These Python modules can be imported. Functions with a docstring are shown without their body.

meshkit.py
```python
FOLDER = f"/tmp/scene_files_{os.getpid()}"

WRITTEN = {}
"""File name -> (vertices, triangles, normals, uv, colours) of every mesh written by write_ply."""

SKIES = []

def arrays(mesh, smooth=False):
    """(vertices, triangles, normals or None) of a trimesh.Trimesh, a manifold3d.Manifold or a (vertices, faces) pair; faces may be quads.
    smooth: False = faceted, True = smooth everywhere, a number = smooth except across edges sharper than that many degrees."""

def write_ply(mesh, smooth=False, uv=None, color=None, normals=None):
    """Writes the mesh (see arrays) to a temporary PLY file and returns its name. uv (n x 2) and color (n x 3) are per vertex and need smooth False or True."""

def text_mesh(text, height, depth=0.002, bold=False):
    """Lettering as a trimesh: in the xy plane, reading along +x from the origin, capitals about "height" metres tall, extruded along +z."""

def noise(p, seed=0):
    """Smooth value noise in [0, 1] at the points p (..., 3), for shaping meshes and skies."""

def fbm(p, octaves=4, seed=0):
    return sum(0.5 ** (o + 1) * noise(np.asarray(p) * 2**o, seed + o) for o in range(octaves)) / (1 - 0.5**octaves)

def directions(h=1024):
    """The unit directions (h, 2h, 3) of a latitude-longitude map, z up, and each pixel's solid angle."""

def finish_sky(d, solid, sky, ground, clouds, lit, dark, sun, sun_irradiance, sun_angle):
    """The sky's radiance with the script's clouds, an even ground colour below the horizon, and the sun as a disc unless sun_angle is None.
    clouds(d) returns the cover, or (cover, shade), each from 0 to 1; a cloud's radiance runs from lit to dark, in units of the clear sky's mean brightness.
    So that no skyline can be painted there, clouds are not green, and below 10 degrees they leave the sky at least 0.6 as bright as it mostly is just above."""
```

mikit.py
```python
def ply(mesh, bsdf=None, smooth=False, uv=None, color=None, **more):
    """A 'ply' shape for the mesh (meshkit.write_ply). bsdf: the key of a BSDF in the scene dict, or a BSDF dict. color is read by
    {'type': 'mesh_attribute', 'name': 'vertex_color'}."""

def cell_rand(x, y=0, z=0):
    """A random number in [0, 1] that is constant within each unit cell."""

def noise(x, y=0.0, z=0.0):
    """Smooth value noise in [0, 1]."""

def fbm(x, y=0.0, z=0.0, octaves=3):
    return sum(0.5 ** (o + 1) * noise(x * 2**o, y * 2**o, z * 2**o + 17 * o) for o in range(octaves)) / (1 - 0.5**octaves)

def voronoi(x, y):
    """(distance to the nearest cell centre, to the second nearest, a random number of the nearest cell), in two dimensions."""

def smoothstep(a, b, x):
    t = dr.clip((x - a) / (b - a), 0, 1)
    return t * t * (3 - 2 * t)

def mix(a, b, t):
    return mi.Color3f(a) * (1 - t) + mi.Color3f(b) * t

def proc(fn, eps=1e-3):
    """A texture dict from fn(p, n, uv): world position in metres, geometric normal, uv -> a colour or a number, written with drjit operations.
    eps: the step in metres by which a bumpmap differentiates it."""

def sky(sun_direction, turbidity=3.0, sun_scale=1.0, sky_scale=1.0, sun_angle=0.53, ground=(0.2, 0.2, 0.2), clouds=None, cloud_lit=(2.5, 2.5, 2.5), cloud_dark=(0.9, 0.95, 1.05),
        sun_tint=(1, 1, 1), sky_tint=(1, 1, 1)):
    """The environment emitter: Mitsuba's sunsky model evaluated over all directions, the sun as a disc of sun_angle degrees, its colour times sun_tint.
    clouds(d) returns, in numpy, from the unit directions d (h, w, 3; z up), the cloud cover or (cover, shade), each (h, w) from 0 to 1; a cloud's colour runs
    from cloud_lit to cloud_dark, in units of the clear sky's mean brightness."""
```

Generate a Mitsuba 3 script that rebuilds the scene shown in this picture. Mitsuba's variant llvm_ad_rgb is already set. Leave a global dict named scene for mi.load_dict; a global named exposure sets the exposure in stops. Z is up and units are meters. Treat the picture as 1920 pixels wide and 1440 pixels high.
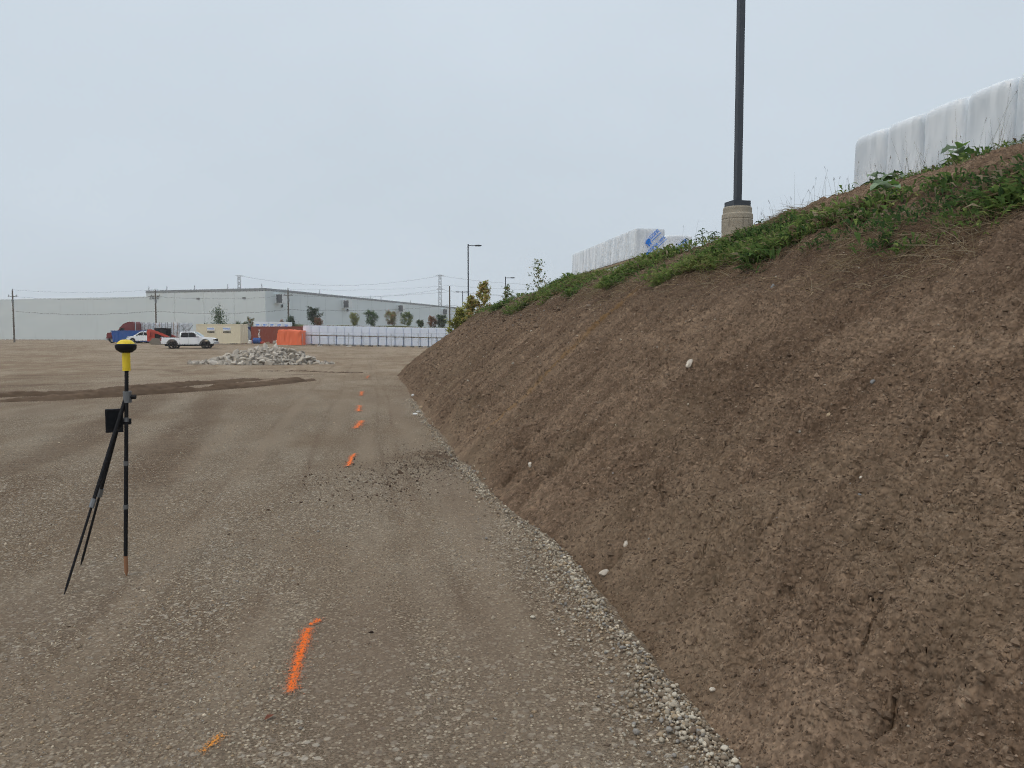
import math
import numpy as np
import trimesh
import drjit as dr
import mitsuba as mi
import mikit
import meshkit
from meshkit import noise as nz, fbm as fb

T = mi.ScalarTransform4f
scene, labels = {}, {}

# ------------------------------------------------------------------ camera, sky, exposure
YAW, PITCH = math.radians(10.65), math.atan(93 / 1473.0)
EYE = [0.0, 0.0, 1.65]
FWD = [math.sin(YAW) * math.cos(PITCH), math.cos(YAW) * math.cos(PITCH), -math.sin(PITCH)]
scene['camera'] = {'type': 'perspective', 'fov': math.degrees(2 * math.atan(960 / 1473.0)), 'fov_axis': 'x', 'near_clip': 0.05, 'far_clip': 9000.0,
                   'to_world': T().look_at(origin=EYE, target=[a + b for a, b in zip(EYE, FWD)], up=[0, 0, 1])}


def overcast(d):
    el = np.clip(d[..., 2], 0, 1)
    q = np.stack([d[..., 0] / (el + 0.35), d[..., 1] / (el + 0.35), el * 0 + 3.1], -1)
    soft = fb(q * 1.6, 4, 5) * 0.55 + fb(q * 5.0, 3, 9) * 0.2
    return np.ones_like(el), np.clip(0.16 + 0.75 * soft - 0.45 * el, 0, 1)


exposure = 2.6
scene['sky'] = mikit.sky((-0.45, -0.35, 0.82), turbidity=3, sun_scale=0.1, sun_angle=26, sky_scale=1.0, clouds=overcast,
                         cloud_lit=(1.20, 1.35, 1.50), cloud_dark=(0.84, 0.98, 1.10), ground=(0.2, 0.17, 0.14))

scene['air'] = {'type': 'homogeneous', 'albedo': {'type': 'rgb', 'value': [0.96, 0.965, 0.97]}, 'sigma_t': 0.00045}
scene['camera']['medium'] = {'type': 'ref', 'id': 'air'}
scene['haze'] = {'type': 'cube', 'to_world': T().translate([0, 0, 18.5]).scale([990, 990, 20]), 'bsdf': {'type': 'null'}, 'interior': {'type': 'ref', 'id': 'air'}}
labels['haze'] = {'label': 'thin grey haze in the air over the whole yard', 'kind': 'stuff'}

# ------------------------------------------------------------------ helpers
rng = np.random.default_rng(11)
CAMX = -YAW                       # heading of things that stand square to the camera


def mat(key, color, rough=0.6, metal=0.0, spec=0.4, **kw):
    scene[key] = {'type': 'twosided', 'bsdf': {'type': 'principled', 'base_color': {'type': 'rgb', 'value': list(color)}, 'roughness': rough, 'metallic': metal, 'specular': spec, **kw}}
    return key


def matc(key, rough=0.85, spec=0.25):
    scene[key] = {'type': 'twosided', 'bsdf': {'type': 'principled', 'base_color': {'type': 'mesh_attribute', 'name': 'vertex_color'}, 'roughness': rough, 'specular': spec}}
    return key


def key_for(name):
    k, n = name, 0
    while k in scene or k in labels or any(q.startswith(k + '__') for q in ()):
        n += 1
        k = f'{name}_{n:03d}'
    return k


def thing(name, label, cat, group=None, kind=None):
    k = key_for(name)
    labels[k] = {'label': label, 'category': cat}
    if group:
        labels[k]['group'] = group
    if kind:
        labels[k]['kind'] = kind
    return k


def put(name, mesh, bsdf, parent=None, smooth=False, label=None, **kw):
    k = key_for(parent + '__' + name if parent else name)
    scene[k] = mikit.ply(mesh, bsdf, smooth=smooth, **kw)
    if label:
        labels[k] = {'label': label}
    return k


def single(name, mesh, bsdf, label, cat=None, group=None, kind=None, smooth=False, **kw):
    k = key_for(name)
    labels[k] = {'label': label}
    if cat:
        labels[k]['category'] = cat
    if group:
        labels[k]['group'] = group
    if kind:
        labels[k]['kind'] = kind
    scene[k] = mikit.ply(mesh, bsdf, smooth=smooth, **kw)
    return k


class MB:
    """Collects simple solids; .get(loc, rot) gives (vertices, triangles)."""

    def __init__(self):
        self.v, self.f, self.n = [], [], 0

    def add(self, v, f):
        v, f = np.asarray(v, float), np.asarray(f, int)
        if f.shape[1] == 4:
            f = np.vstack([f[:, [0, 1, 2]], f[:, [0, 2, 3]]])
        self.v.append(v)
        self.f.append(f + self.n)
        self.n += len(v)
        return self

    def box(self, x0, x1, y0, y1, z0, z1):
        v = [[x, y, z] for z in (z0, z1) for y in (y0, y1) for x in (x0, x1)]
        return self.add(v, [[0, 2, 3, 1], [4, 5, 7, 6], [0, 1, 5, 4], [2, 6, 7, 3], [0, 4, 6, 2], [1, 3, 7, 5]])

    def mesh(self, m):
        return self.add(m.vertices, m.faces)

    def tube(self, path, r, n=8, cap=True):
        path = np.asarray(path, float)
        r = np.broadcast_to(np.asarray(r, float), (len(path),))
        t = np.gradient(path, axis=0)
        t /= np.linalg.norm(t, axis=1, keepdims=True) + 1e-12
        a = np.where(np.abs(t[:, 2:3]) < 0.9, [[0, 0, 1.0]], [[1.0, 0, 0]])
        u = np.cross(t, a)
        u /= np.linalg.norm(u, axis=1, keepdims=True) + 1e-12
        w = np.cross(t, u)
        ang = np.arange(n) / n * 2 * np.pi
        v = (path[:, None] + r[:, None, None] * (np.cos(ang)[None, :, None] * u[:, None] + np.sin(ang)[None, :, None] * w[:, None])).reshape(-1, 3)
        f = []
        for i in range(len(path) - 1):
            for j in range(n):
                k = (j + 1) % n
                f.append([i * n + j, i * n + k, (i + 1) * n + k, (i + 1) * n + j])
        self.add(v, f)
        if cap:
            for i, flip in ((0, 1), (len(path) - 1, 0)):
                ring = v[i * n:(i + 1) * n]
                tri = [[0, j + 1, j] if not flip else [0, j, j + 1] for j in range(1, n - 1)]
                self.add(ring, np.array(tri))
        return self

    def prism(self, poly, y0, y1, inset=0.0):
        """Polygon in x, z, extruded along y; inset shrinks both end faces a little (a chamfer)."""
        from shapely.geometry import Polygon
        p = Polygon(poly)
        m = trimesh.creation.extrude_polygon(p, y1 - y0, engine='earcut')
        v = np.array(m.vertices)
        self.add(np.stack([v[:, 0], y0 + v[:, 2], v[:, 1]], 1), np.array(m.faces)[:, ::-1])
        return self

    def get(self, loc=(0, 0, 0), rz=0.0):
        v, f = np.vstack(self.v), np.vstack(self.f)
        return spin(v, loc, rz), f


def spin(v, loc=(0, 0, 0), rz=0.0):
    c, s = math.cos(rz), math.sin(rz)
    v = np.asarray(v, float)
    return np.stack([v[:, 0] * c - v[:, 1] * s + loc[0], v[:, 0] * s + v[:, 1] * c + loc[1], v[:, 2] + loc[2]], 1)


def grid_faces(nr, nc):
    i = np.arange((nr - 1) * nc).reshape(nr - 1, nc)[:, :-1].ravel()
    return np.stack([i, i + 1, i + nc + 1, i + nc], 1)


def sstep(a, b, x):
    t = np.clip((x - a) / (b - a), 0, 1)
    return t * t * (3 - 2 * t)


def P2(x, y, z=0.0):
    return np.stack([np.asarray(x, float), np.asarray(y, float), np.zeros_like(x, dtype=float) + z], -1)


# ------------------------------------------------------------------ shapes of the land
TOE, YEND = 1.31, 32.0


def ground_z(x, y):
    x, y = np.asarray(x, float), np.asarray(y, float)
    z = 0.33 * sstep(92, 108, y) * sstep(-2, -14, x) - 0.26 * sstep(80, 104, y) * sstep(2, 14, x)
    far = 1 - sstep(40, 80, y)
    z = z + far * (0.05 * (fb(P2(x * 0.16, y * 0.16, 2), 2, 3) - 0.5) + 0.016 * (fb(P2(x * 1.1, y * 0.7, 5), 3, 4) - 0.5))
    near = 1 - sstep(14, 26, y)
    z = z + near * (0.012 * (fb(P2(x * 7, y * 7, 1), 2, 6) - 0.5))
    # faint wheel ruts along the yard, and the ribbed print of a tracked machine
    z = z - near * 0.014 * np.exp(-((x - 0.30 - 0.03 * np.sin(y * 0.5)) / 0.10) ** 2) * sstep(2.5, 4, y) * (0.5 + 0.5 * nz(P2(x * 2, y * 1.5), 8))
    for cx in (-2.55, -4.05):
        c = cx - 0.11 * (y - 10)
        band = np.exp(-((x - c) / 0.42) ** 6) * sstep(7.2, 9, y) * (1 - sstep(19, 24, y))
        z = z + band * (-0.012 + 0.012 * np.sin(y * 2 * np.pi / 0.2) * (0.5 + nz(P2(x * 3, y * 3), 18)))
    # low lip of stone along the foot of the bank
    lip = 0.050 * np.exp(-((x - 1.26 - toe_shift(y) - 0.08 * (fb(P2(y * 0 + 4, y * 0.9), 2, 31) - 0.5)) / 0.10) ** 2) * (1 - sstep(7.5, 10.5, y)) * (0.5 + nz(P2(x * 0, y * 1.3), 33))
    return z + lip


HOLLOWS = [(1.50, 7.86, 0.13, 0.085, 0.19), (1.60, 4.90, 0.06, 0.06, 0.10), (1.62, 3.12, 0.14, 0.08, 0.05), (1.9, 10.2, 0.35, 0.2, 0.06), (2.0, 2.35, 0.2, 0.12, 0.07), (1.95, 3.25, 0.16, 0.09, 0.06)]
CRACKS = [((2.62, 3.72), (2.22, 3.52)), ((2.30, 3.95), (1.98, 3.80)), ((2.05, 2.75), (1.86, 2.66)), ((2.1, 4.25), (1.8, 4.05)), ((1.9, 2.45), (1.66, 2.25)), ((2.9, 3.6), (2.6, 3.42)),
          ((2.75, 5.2), (2.3, 5.0)), ((1.85, 5.5), (1.62, 5.4)), ((3.3, 6.9), (2.9, 6.75)), ((2.2, 6.3), (1.9, 6.15)), ((2.05, 8.3), (1.7, 8.1)), ((2.9, 9.2), (2.4, 8.9)), ((3.6, 13.6), (3.0, 13.2)),
          ((3.8, 16.5), (2.7, 16.0)), ((3.6, 19), (2.8, 18.6)), ((2.5, 14.2), (1.9, 13.9)), ((2.2, 11.9), (1.7, 11.7)), ((2.45, 4.6), (2.2, 4.4))]


def toe_shift(y):
    return np.interp(y, [1, 2, 3, 5, 6.1, 7.2, 10, 15, 20, 32], [0.0, 0.02, 0.06, 0.11, 0.09, -0.05, -0.06, -0.13, -0.08, 0.0])


def bank_d(x, y):
    wob = -toe_shift(y) + 0.05 * (fb(P2(y * 0 + 9, y * 0.55), 3, 21) - 0.5) * 2 + 0.05 * (fb(P2(y * 0, y * 3.5), 2, 22) - 0.5) * 2
    d1 = x - TOE + wob
    d2 = 0.75 * (YEND - y + 1.732 * (x - TOE)) + 0.5 * (fb(P2(x * 0.8, x * 0), 2, 23) - 0.5)
    return np.minimum(d1, d2)


def bank_z(x, y, fine=True):
    x, y = np.asarray(x, float), np.asarray(y, float)
    d = bank_d(x, y)
    z = np.interp(d, [-2, 0, 0.35, 1.6, 3.4, 5.5, 8.7, 11, 60], [-1.4, 0.0, 0.29, 1.23, 2.55, 3.6, 4.28, 4.36, 4.5])
    on = sstep(-0.02, 0.5, d)
    z = z - 0.25 * sstep(24, 32, y) * sstep(3.0, 5, d) - 0.34 * sstep(11.5, 16, y) * sstep(4.2, 5.6, d) - 0.28 * sstep(17, 21, y) * sstep(4.2, 5.6, d)
    z = z + on * 0.22 * (fb(P2(x * 0.5, y * 0.45, z * 0), 3, 1) - 0.5) * (1 - 0.5 * sstep(6, 9, d))
    top = sstep(3.0, 3.6, d) * (1 - sstep(6.6, 7.6, d))
    z = z + top * 0.22 * (fb(P2(x * 1.3, y * 0.8, 4), 3, 2) - 0.5)
    z = z - 0.16 * np.exp(-((d - 3.15) / 0.30) ** 2) * sstep(0.35, 0.75, fb(P2(x * 0, y * 0.9), 2, 41))      # undercut below the sods
    if not fine:
        return z
    face = on * (1 - sstep(7, 9, d))
    clod = fb(P2(x * 3.2, y * 3.2, z * 3), 3, 3)
    z = z + face * 0.085 * (np.abs(clod - 0.5) * -2 + 0.35) * (0.35 + 1.1 * fb(P2(x * 0.7, y * 0.7, 8), 2, 12))
    lump = fb(P2(x * 11, y * 11, z * 11), 2, 5)
    z = z + face * 0.038 * (lump - 0.5) + face * 0.08 * np.clip(lump - 0.60, 0, 1)
    rough = 0.5 + fb(P2(x * 1.7, y * 1.7, 5), 2, 62)
    z = z + face * rough * 0.060 * (0.30 - np.abs(fb(P2(x * 21, y * 21, z * 21), 2, 63) - 0.5) * 2)
    foot = np.exp(-((d - 0.38) / 0.42) ** 2) * (0.15 + sstep(0.42, 0.72, fb(P2(x * 0.3, y * 0.45, 6), 2, 70)))
    z = z + on * foot * 0.15 * (0.42 - np.abs(fb(P2(x * 3.4, y * 2.3, z * 2), 3, 69) - 0.5) * 3.2)
    # scrapes of the bucket, running down the face
    lean = y - 0.25 * d + 0.25 * (fb(P2(x * 0.9, y * 0.9, 5), 2, 67) - 0.5)
    z = z + face * (0.034 + 0.026 * sstep(6, 14, y)) * (0.3 + 1.4 * fb(P2(x * 0.8, y * 0.8, 7), 2, 66)) * (fb(P2(lean * 6.5, d * 0.24, 3), 3, 6) - 0.5) + face * 0.020 * (nz(P2(lean * 17, d * 1.3, 3), 7) - 0.5)
    z = z + face * rough * 0.038 * (nz(P2(x * 36, y * 36, z * 36), 9) - 0.5)
    for cx, cy, rx, ry, dep in HOLLOWS:
        z = z - dep * np.exp(-(((x - cx) / rx) ** 2 + ((y - cy) / ry) ** 2) ** 1.5)
    near = (y < 22)
    w = 0.0065 + 0.0006 * y
    wob = 0.11 * (fb(P2(x * 7, y * 7, 1), 3, 14) - 0.5)
    for (ax, ay), (bx, by) in CRACKS:
        m = near & (np.abs(y - (ay + by) / 2) < abs(ay - by) / 2 + 0.5) & (np.abs(x - (ax + bx) / 2) < abs(ax - bx) / 2 + 0.3)
        if m.any():
            px, py = x[m] - ax, y[m] - ay + wob[m]
            ex, ey = bx - ax, by - ay
            t = (px * ex + py * ey) / (ex * ex + ey * ey)
            dist = np.abs(px * ey - py * ex) / math.hypot(ex, ey)
            z[m] -= 0.06 * np.exp(-(dist / w[m]) ** 2) * np.clip(np.minimum(t, 1 - t) * 5, 0, 1)
    return z


# ------------------------------------------------------------------ ground and bank materials
def ground_color(p, n, uv):
    x, y = p.x, p.y
    big = mikit.fbm(x * 0.45, y * 0.22, 1.0, 3)
    mid = mikit.fbm(x * 2.3, y * 0.9, 4.0, 3)
    fine = mikit.noise(x * 70, y * 70, 2.0)
    c = mikit.mix((0.205, 0.151, 0.104), (0.290, 0.234, 0.174), mikit.smoothstep(0.28, 0.72, 0.5 * big + 0.5 * mid))
    stony = mikit.smoothstep(0.35, 0.65, mikit.fbm(x * 0.9 + 7, y * 0.55, 3.0, 3)) * 0.75 + 0.25
    near = 1 - mikit.smoothstep(14.0, 45.0, y)
    d1, d2, r1 = mikit.voronoi(x * 60, y * 60)
    s1 = mikit.smoothstep(0.50, 0.34, d1) * (0.35 + 0.65 * stony) * near
    tone = mikit.mix((0.098, 0.073, 0.051), (0.60, 0.53, 0.42), r1 * r1 * r1)
    c = c * (1 - 0.76 * s1) + tone * (0.76 * s1)
    c = c * (1 - 0.45 * near * mikit.smoothstep(0.55, 0.75, d1))
    e1, e2, r2 = mikit.voronoi(x * 17 + 3, y * 17)
    s2 = mikit.smoothstep(0.30, 0.20, e1) * mikit.smoothstep(0.55, 0.60, r2) * stony * near
    c = c * (1 - 0.6 * s2) + mikit.mix((0.2, 0.16, 0.13), (0.55, 0.5, 0.42), mikit.cell_rand(r2 * 9000, 1)) * (0.6 * s2)
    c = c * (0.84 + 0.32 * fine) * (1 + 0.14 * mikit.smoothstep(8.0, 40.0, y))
    # brown soil trodden in: the print of the tracks, and drag marks farther out
    soil = mi.Float(0)
    for cx in (-2.55, -4.05):
        cc = cx - 0.11 * (y - 10)
        soil = dr.maximum(soil, dr.exp(-dr.square(dr.square((x - cc) / (0.44 + 0.12 * mikit.noise(x * 2, y * 0.8))))) * mikit.smoothstep(6.6, 9.5, y) * (1 - mikit.smoothstep(20, 27, y)))
    soil = soil * mikit.smoothstep(0.30, 0.75, mikit.fbm(x * 3.0, y * 0.55, 7.0, 3) + 0.22)
    soil = soil * (0.62 + 0.38 * dr.sin((y + 0.05 * mikit.noise(x * 4, y * 2)) * (2 * 3.14159 / 0.2)))
    for tx, tw in ((0.27, 0.035), (-0.72, 0.05), (0.52, 0.03), (-1.6, 0.06)):
        rut = dr.exp(-dr.square((x - tx - 0.07 * dr.sin(y * 0.35 + tx)) / tw)) * mikit.smoothstep(0.35, 0.7, mikit.noise(x * 3, y * 0.8, 5.0)) * mikit.smoothstep(3.5, 5, y)
        soil = dr.maximum(soil, rut * 0.6)
    # long wheel tracks: pressed, slightly paler lanes
    lane = mi.Float(0)
    for tx, k in ((-0.05, -0.004), (-1.25, -0.02), (-0.62, 0.0), (-1.85, -0.03), (0.75, -0.01)):
        lane = dr.maximum(lane, dr.exp(-dr.square(dr.square((x - tx - k * y - 0.12 * dr.sin(y * 0.12 + tx)) / 0.13))) * mikit.smoothstep(0.25, 0.6, mikit.noise(x * 2, y * 0.35, 8.0)))
    lane = lane * mikit.smoothstep(2.5, 5.0, y) * (1 - mikit.smoothstep(40.0, 60.0, y))
    c = c * (1 - 0.5 * lane) + mi.Color3f(0.262, 0.205, 0.150) * (0.5 * lane) * (0.9 + 0.2 * fine)
    streak = mikit.smoothstep(0.62, 0.80, mikit.fbm((x + y * 0.3) * 0.35, (y - x * 0.5) * 0.9, 9.0, 3)) * mikit.smoothstep(17, 26, y) * (1 - mikit.smoothstep(60, 90, y)) * 0.55
    spill = dr.exp(-dr.square((x - 0.85) / 0.45) - dr.square((y - 10.3 - 0.3 * x) / 0.55)) * 1.2 * mikit.smoothstep(0.3, 0.6, mikit.fbm(x * 6, y * 5, 2.0, 2))
    dusty = mikit.smoothstep(0.55, 0.75, mikit.fbm(x * 1.6, y * 0.25, 11.0, 3)) * 0.5 * near
    c = c * (1 - dusty) + mi.Color3f(0.20, 0.150, 0.110) * dusty
    soil = dr.clip(dr.maximum(dr.maximum(soil * 0.55, streak), spill * 0.75), 0, 0.9)
    return c * (1 - soil) + mi.Color3f(0.118, 0.078, 0.052) * (0.8 + 0.4 * fine) * soil


def ground_bump(p, n, uv):
    d1, d2, r1 = mikit.voronoi(p.x * 60, p.y * 60)
    return (1 - dr.minimum(d1, 0.6)) * (0.4 + r1) + 0.8 * mikit.noise(p.x * 130, p.y * 130)


def bank_color(p, n, uv):
    x, y, z = p.x, p.y, p.z
    d = x - 1.31
    big = mikit.fbm(x * 0.8, y * 0.7, z * 0.8, 3)
    mid = mikit.fbm(x * 5, y * 5, z * 5, 3)
    fine = mikit.noise(x * 60, y * 60, z * 60)
    scr = mikit.fbm((y - 0.25 * d) * 6, d * 0.6, 2.0, 3)
    t = 0.30 * big + 0.36 * mid + 0.34 * scr
    c = mikit.mix((0.130, 0.086, 0.057), (0.242, 0.170, 0.117), mikit.smoothstep(0.30, 0.70, t))
    c = c * (0.62 + 0.76 * fine) * (0.78 + 0.44 * mikit.noise(x * 26, y * 26, z * 26))
    d1, d2, r1 = mikit.voronoi(x * 24 + z * 14, y * 30)
    c = c * (0.86 + 0.28 * r1)
    tan = mikit.smoothstep(0.45, 0.7, mikit.fbm(x * 1.1 + 3, y * 1.1, z, 2)) * (1 - mikit.smoothstep(0.8, 1.9, d))
    c = c * (1 - 0.4 * tan) + mi.Color3f(0.205, 0.152, 0.102) * (0.4 * tan)
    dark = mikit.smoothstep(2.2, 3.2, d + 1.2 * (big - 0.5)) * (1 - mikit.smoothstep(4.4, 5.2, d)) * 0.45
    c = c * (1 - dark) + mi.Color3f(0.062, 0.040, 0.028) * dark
    # a seam of ochre sand let down the face
    off = y - 10.65 - 0.47 * d - 0.10 * (mikit.noise(d * 3, 1.0) - 0.5)
    seam = dr.exp(-dr.square(off / (0.10 + 0.05 * d * 0.5))) * mikit.smoothstep(0.1, 0.5, d) * (1 - mikit.smoothstep(2.7, 3.3, d)) * mikit.smoothstep(0.2, 0.55, mikit.fbm(y * 9, d * 1.4, 3.0, 2) + 0.1)
    c = c * (1 - 0.55 * seam) + mi.Color3f(0.25, 0.145, 0.055) * (0.55 * seam)
    grit = mikit.smoothstep(0.80, 0.88, mikit.noise(x * 45 + 5, y * 45, z * 45)) * 0.35
    return c * (1 - grit) + mi.Color3f(0.36, 0.28, 0.205) * grit


def bank_bump(p, n, uv):
    d1, d2, r1 = mikit.voronoi(p.x * 24 + p.z * 14, p.y * 30)
    return 0.7 * mikit.fbm(p.x * 44, p.y * 44, p.z * 44, 3) + 0.32 * dr.minimum(d2 - d1, 0.35) * (0.4 + r1)


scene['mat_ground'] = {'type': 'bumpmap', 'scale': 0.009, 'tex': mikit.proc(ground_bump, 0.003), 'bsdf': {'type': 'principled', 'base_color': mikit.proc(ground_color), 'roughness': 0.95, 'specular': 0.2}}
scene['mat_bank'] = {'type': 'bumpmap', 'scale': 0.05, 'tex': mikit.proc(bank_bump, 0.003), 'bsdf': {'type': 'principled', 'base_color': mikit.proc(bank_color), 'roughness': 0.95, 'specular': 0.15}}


def field_mesh(xs, ys, zf):
    X, Y = np.meshgrid(xs, ys)
    Z = np.empty_like(X)
    for i in range(0, len(ys), 120):
        Z[i:i + 120] = zf(X[i:i + 120], Y[i:i + 120])
    return np.stack([X, Y, Z], -1).reshape(-1, 3), grid_faces(len(ys), len(xs))


def rows(y0, y1, base, k):
    out = [y0]
    while out[-1] < y1:
        out.append(out[-1] + max(base, k * abs(out[-1])))
    return np.array(out)


gx = np.concatenate([-rows(9, 850, 0.2, 0.12)[::-1], -rows(3.2, 8.85, 0.05, 0.0)[::-1], np.arange(-3.16, 1.75, 0.022), [2.5, 4, 7, 10, 14], rows(18, 850, 4, 0.15)])
gy = np.concatenate([-rows(3, 800, 2, 0.3)[::-1], [-1.5, 0, 0.8], rows(1.4, 34, 0.02, 0.0042), rows(34.3, 900, 0.3, 0.03)])
single('ground', field_mesh(gx, gy, ground_z), 'mat_ground', 'packed gravel yard with tyre ruts and brown track prints at the foot of the bank', kind='structure', smooth=True)

bx = TOE + np.concatenate([np.arange(-0.30, 2.2, 0.0092), np.arange(2.2, 3.6, 0.0125), np.arange(3.6, 7.4, 0.026), np.arange(7.4, 12, 0.3), [13, 15, 18, 23, 30, 40, 55]])
by = np.concatenate([[-25, -12, -6, -3, -1.5, -0.6, 0.2, 0.7], rows(1.1, 36, 0.0095, 0.0033), rows(36.4, 110, 0.5, 0.03)])
single('earth_bank', field_mesh(bx, by, bank_z), 'mat_bank', 'steep freshly cut brown earth bank rising on the right of the gravel yard', kind='structure', smooth=True)

# ------------------------------------------------------------------ loose stones
ICO = trimesh.creation.icosahedron()
OCT = (np.array([[1, 0, 0], [-1, 0, 0], [0, 1, 0], [0, -1, 0], [0, 0, 1], [0, 0, -1.0]]), np.array([[0, 2, 4], [2, 1, 4], [1, 3, 4], [3, 0, 4], [2, 0, 5], [1, 2, 5], [3, 1, 5], [0, 3, 5]]))


def rand_rot(n, g):
    q = g.normal(size=(n, 4))
    q /= np.linalg.norm(q, axis=1, keepdims=True)
    w, x, y, z = q.T
    return np.stack([np.stack([1 - 2 * (y * y + z * z), 2 * (x * y - z * w), 2 * (x * z + y * w)], -1), np.stack([2 * (x * y + z * w), 1 - 2 * (x * x + z * z), 2 * (y * z - x * w)], -1),
                     np.stack([2 * (x * z - y * w), 2 * (y * z + x * w), 1 - 2 * (x * x + y * y)], -1)], 1)


def pebbles(pos, size, cols, g, flat=0.55, oct=False, jit=0.22):
    bv, bf = OCT if oct else (np.array(ICO.vertices), np.array(ICO.faces))
    n, m = len(pos), len(bv)
    v = bv[None] * (1 + g.uniform(-jit, jit, (n, m, 1))) * size[:, None, None] * g.uniform(0.65, 1.15, (n, 1, 3))
    v[..., 2] *= flat
    tilt = rand_rot(n, g)
    yaw = g.uniform(0, 2 * np.pi, n)
    c, s, o, l = np.cos(yaw), np.sin(yaw), np.zeros(n), np.ones(n)
    rz = np.stack([np.stack([c, -s, o], -1), np.stack([s, c, o], -1), np.stack([o, o, l], -1)], 1)
    mix = np.where(g.random(n) < 0.3, 1, 0)[:, None, None]
    R = rz * (1 - mix) + tilt * mix
    v = np.einsum('nij,nmj->nmi', R, v) + pos[:, None]
    f = (bf[None] + (np.arange(n) * m)[:, None, None]).reshape(-1, 3)
    return (v.reshape(-1, 3), f), np.repeat(cols, m, axis=0)


PAL = np.array([[0.40, 0.36, 0.30], [0.30, 0.26, 0.21], [0.22, 0.18, 0.14], [0.48, 0.45, 0.39], [0.34, 0.27, 0.19], [0.27, 0.26, 0.25], [0.55, 0.50, 0.42], [0.18, 0.14, 0.11], [0.38, 0.30, 0.22]])


def stone_cols(n, g, w=None, gain=1.0):
    i = g.choice(len(PAL), n, p=None if w is None else np.array(w) / np.sum(w))
    return np.clip(PAL[i] * g.uniform(0.75, 1.2, (n, 1)) * gain, 0.02, 0.85)


def mean_tri(m):
    return m


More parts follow.
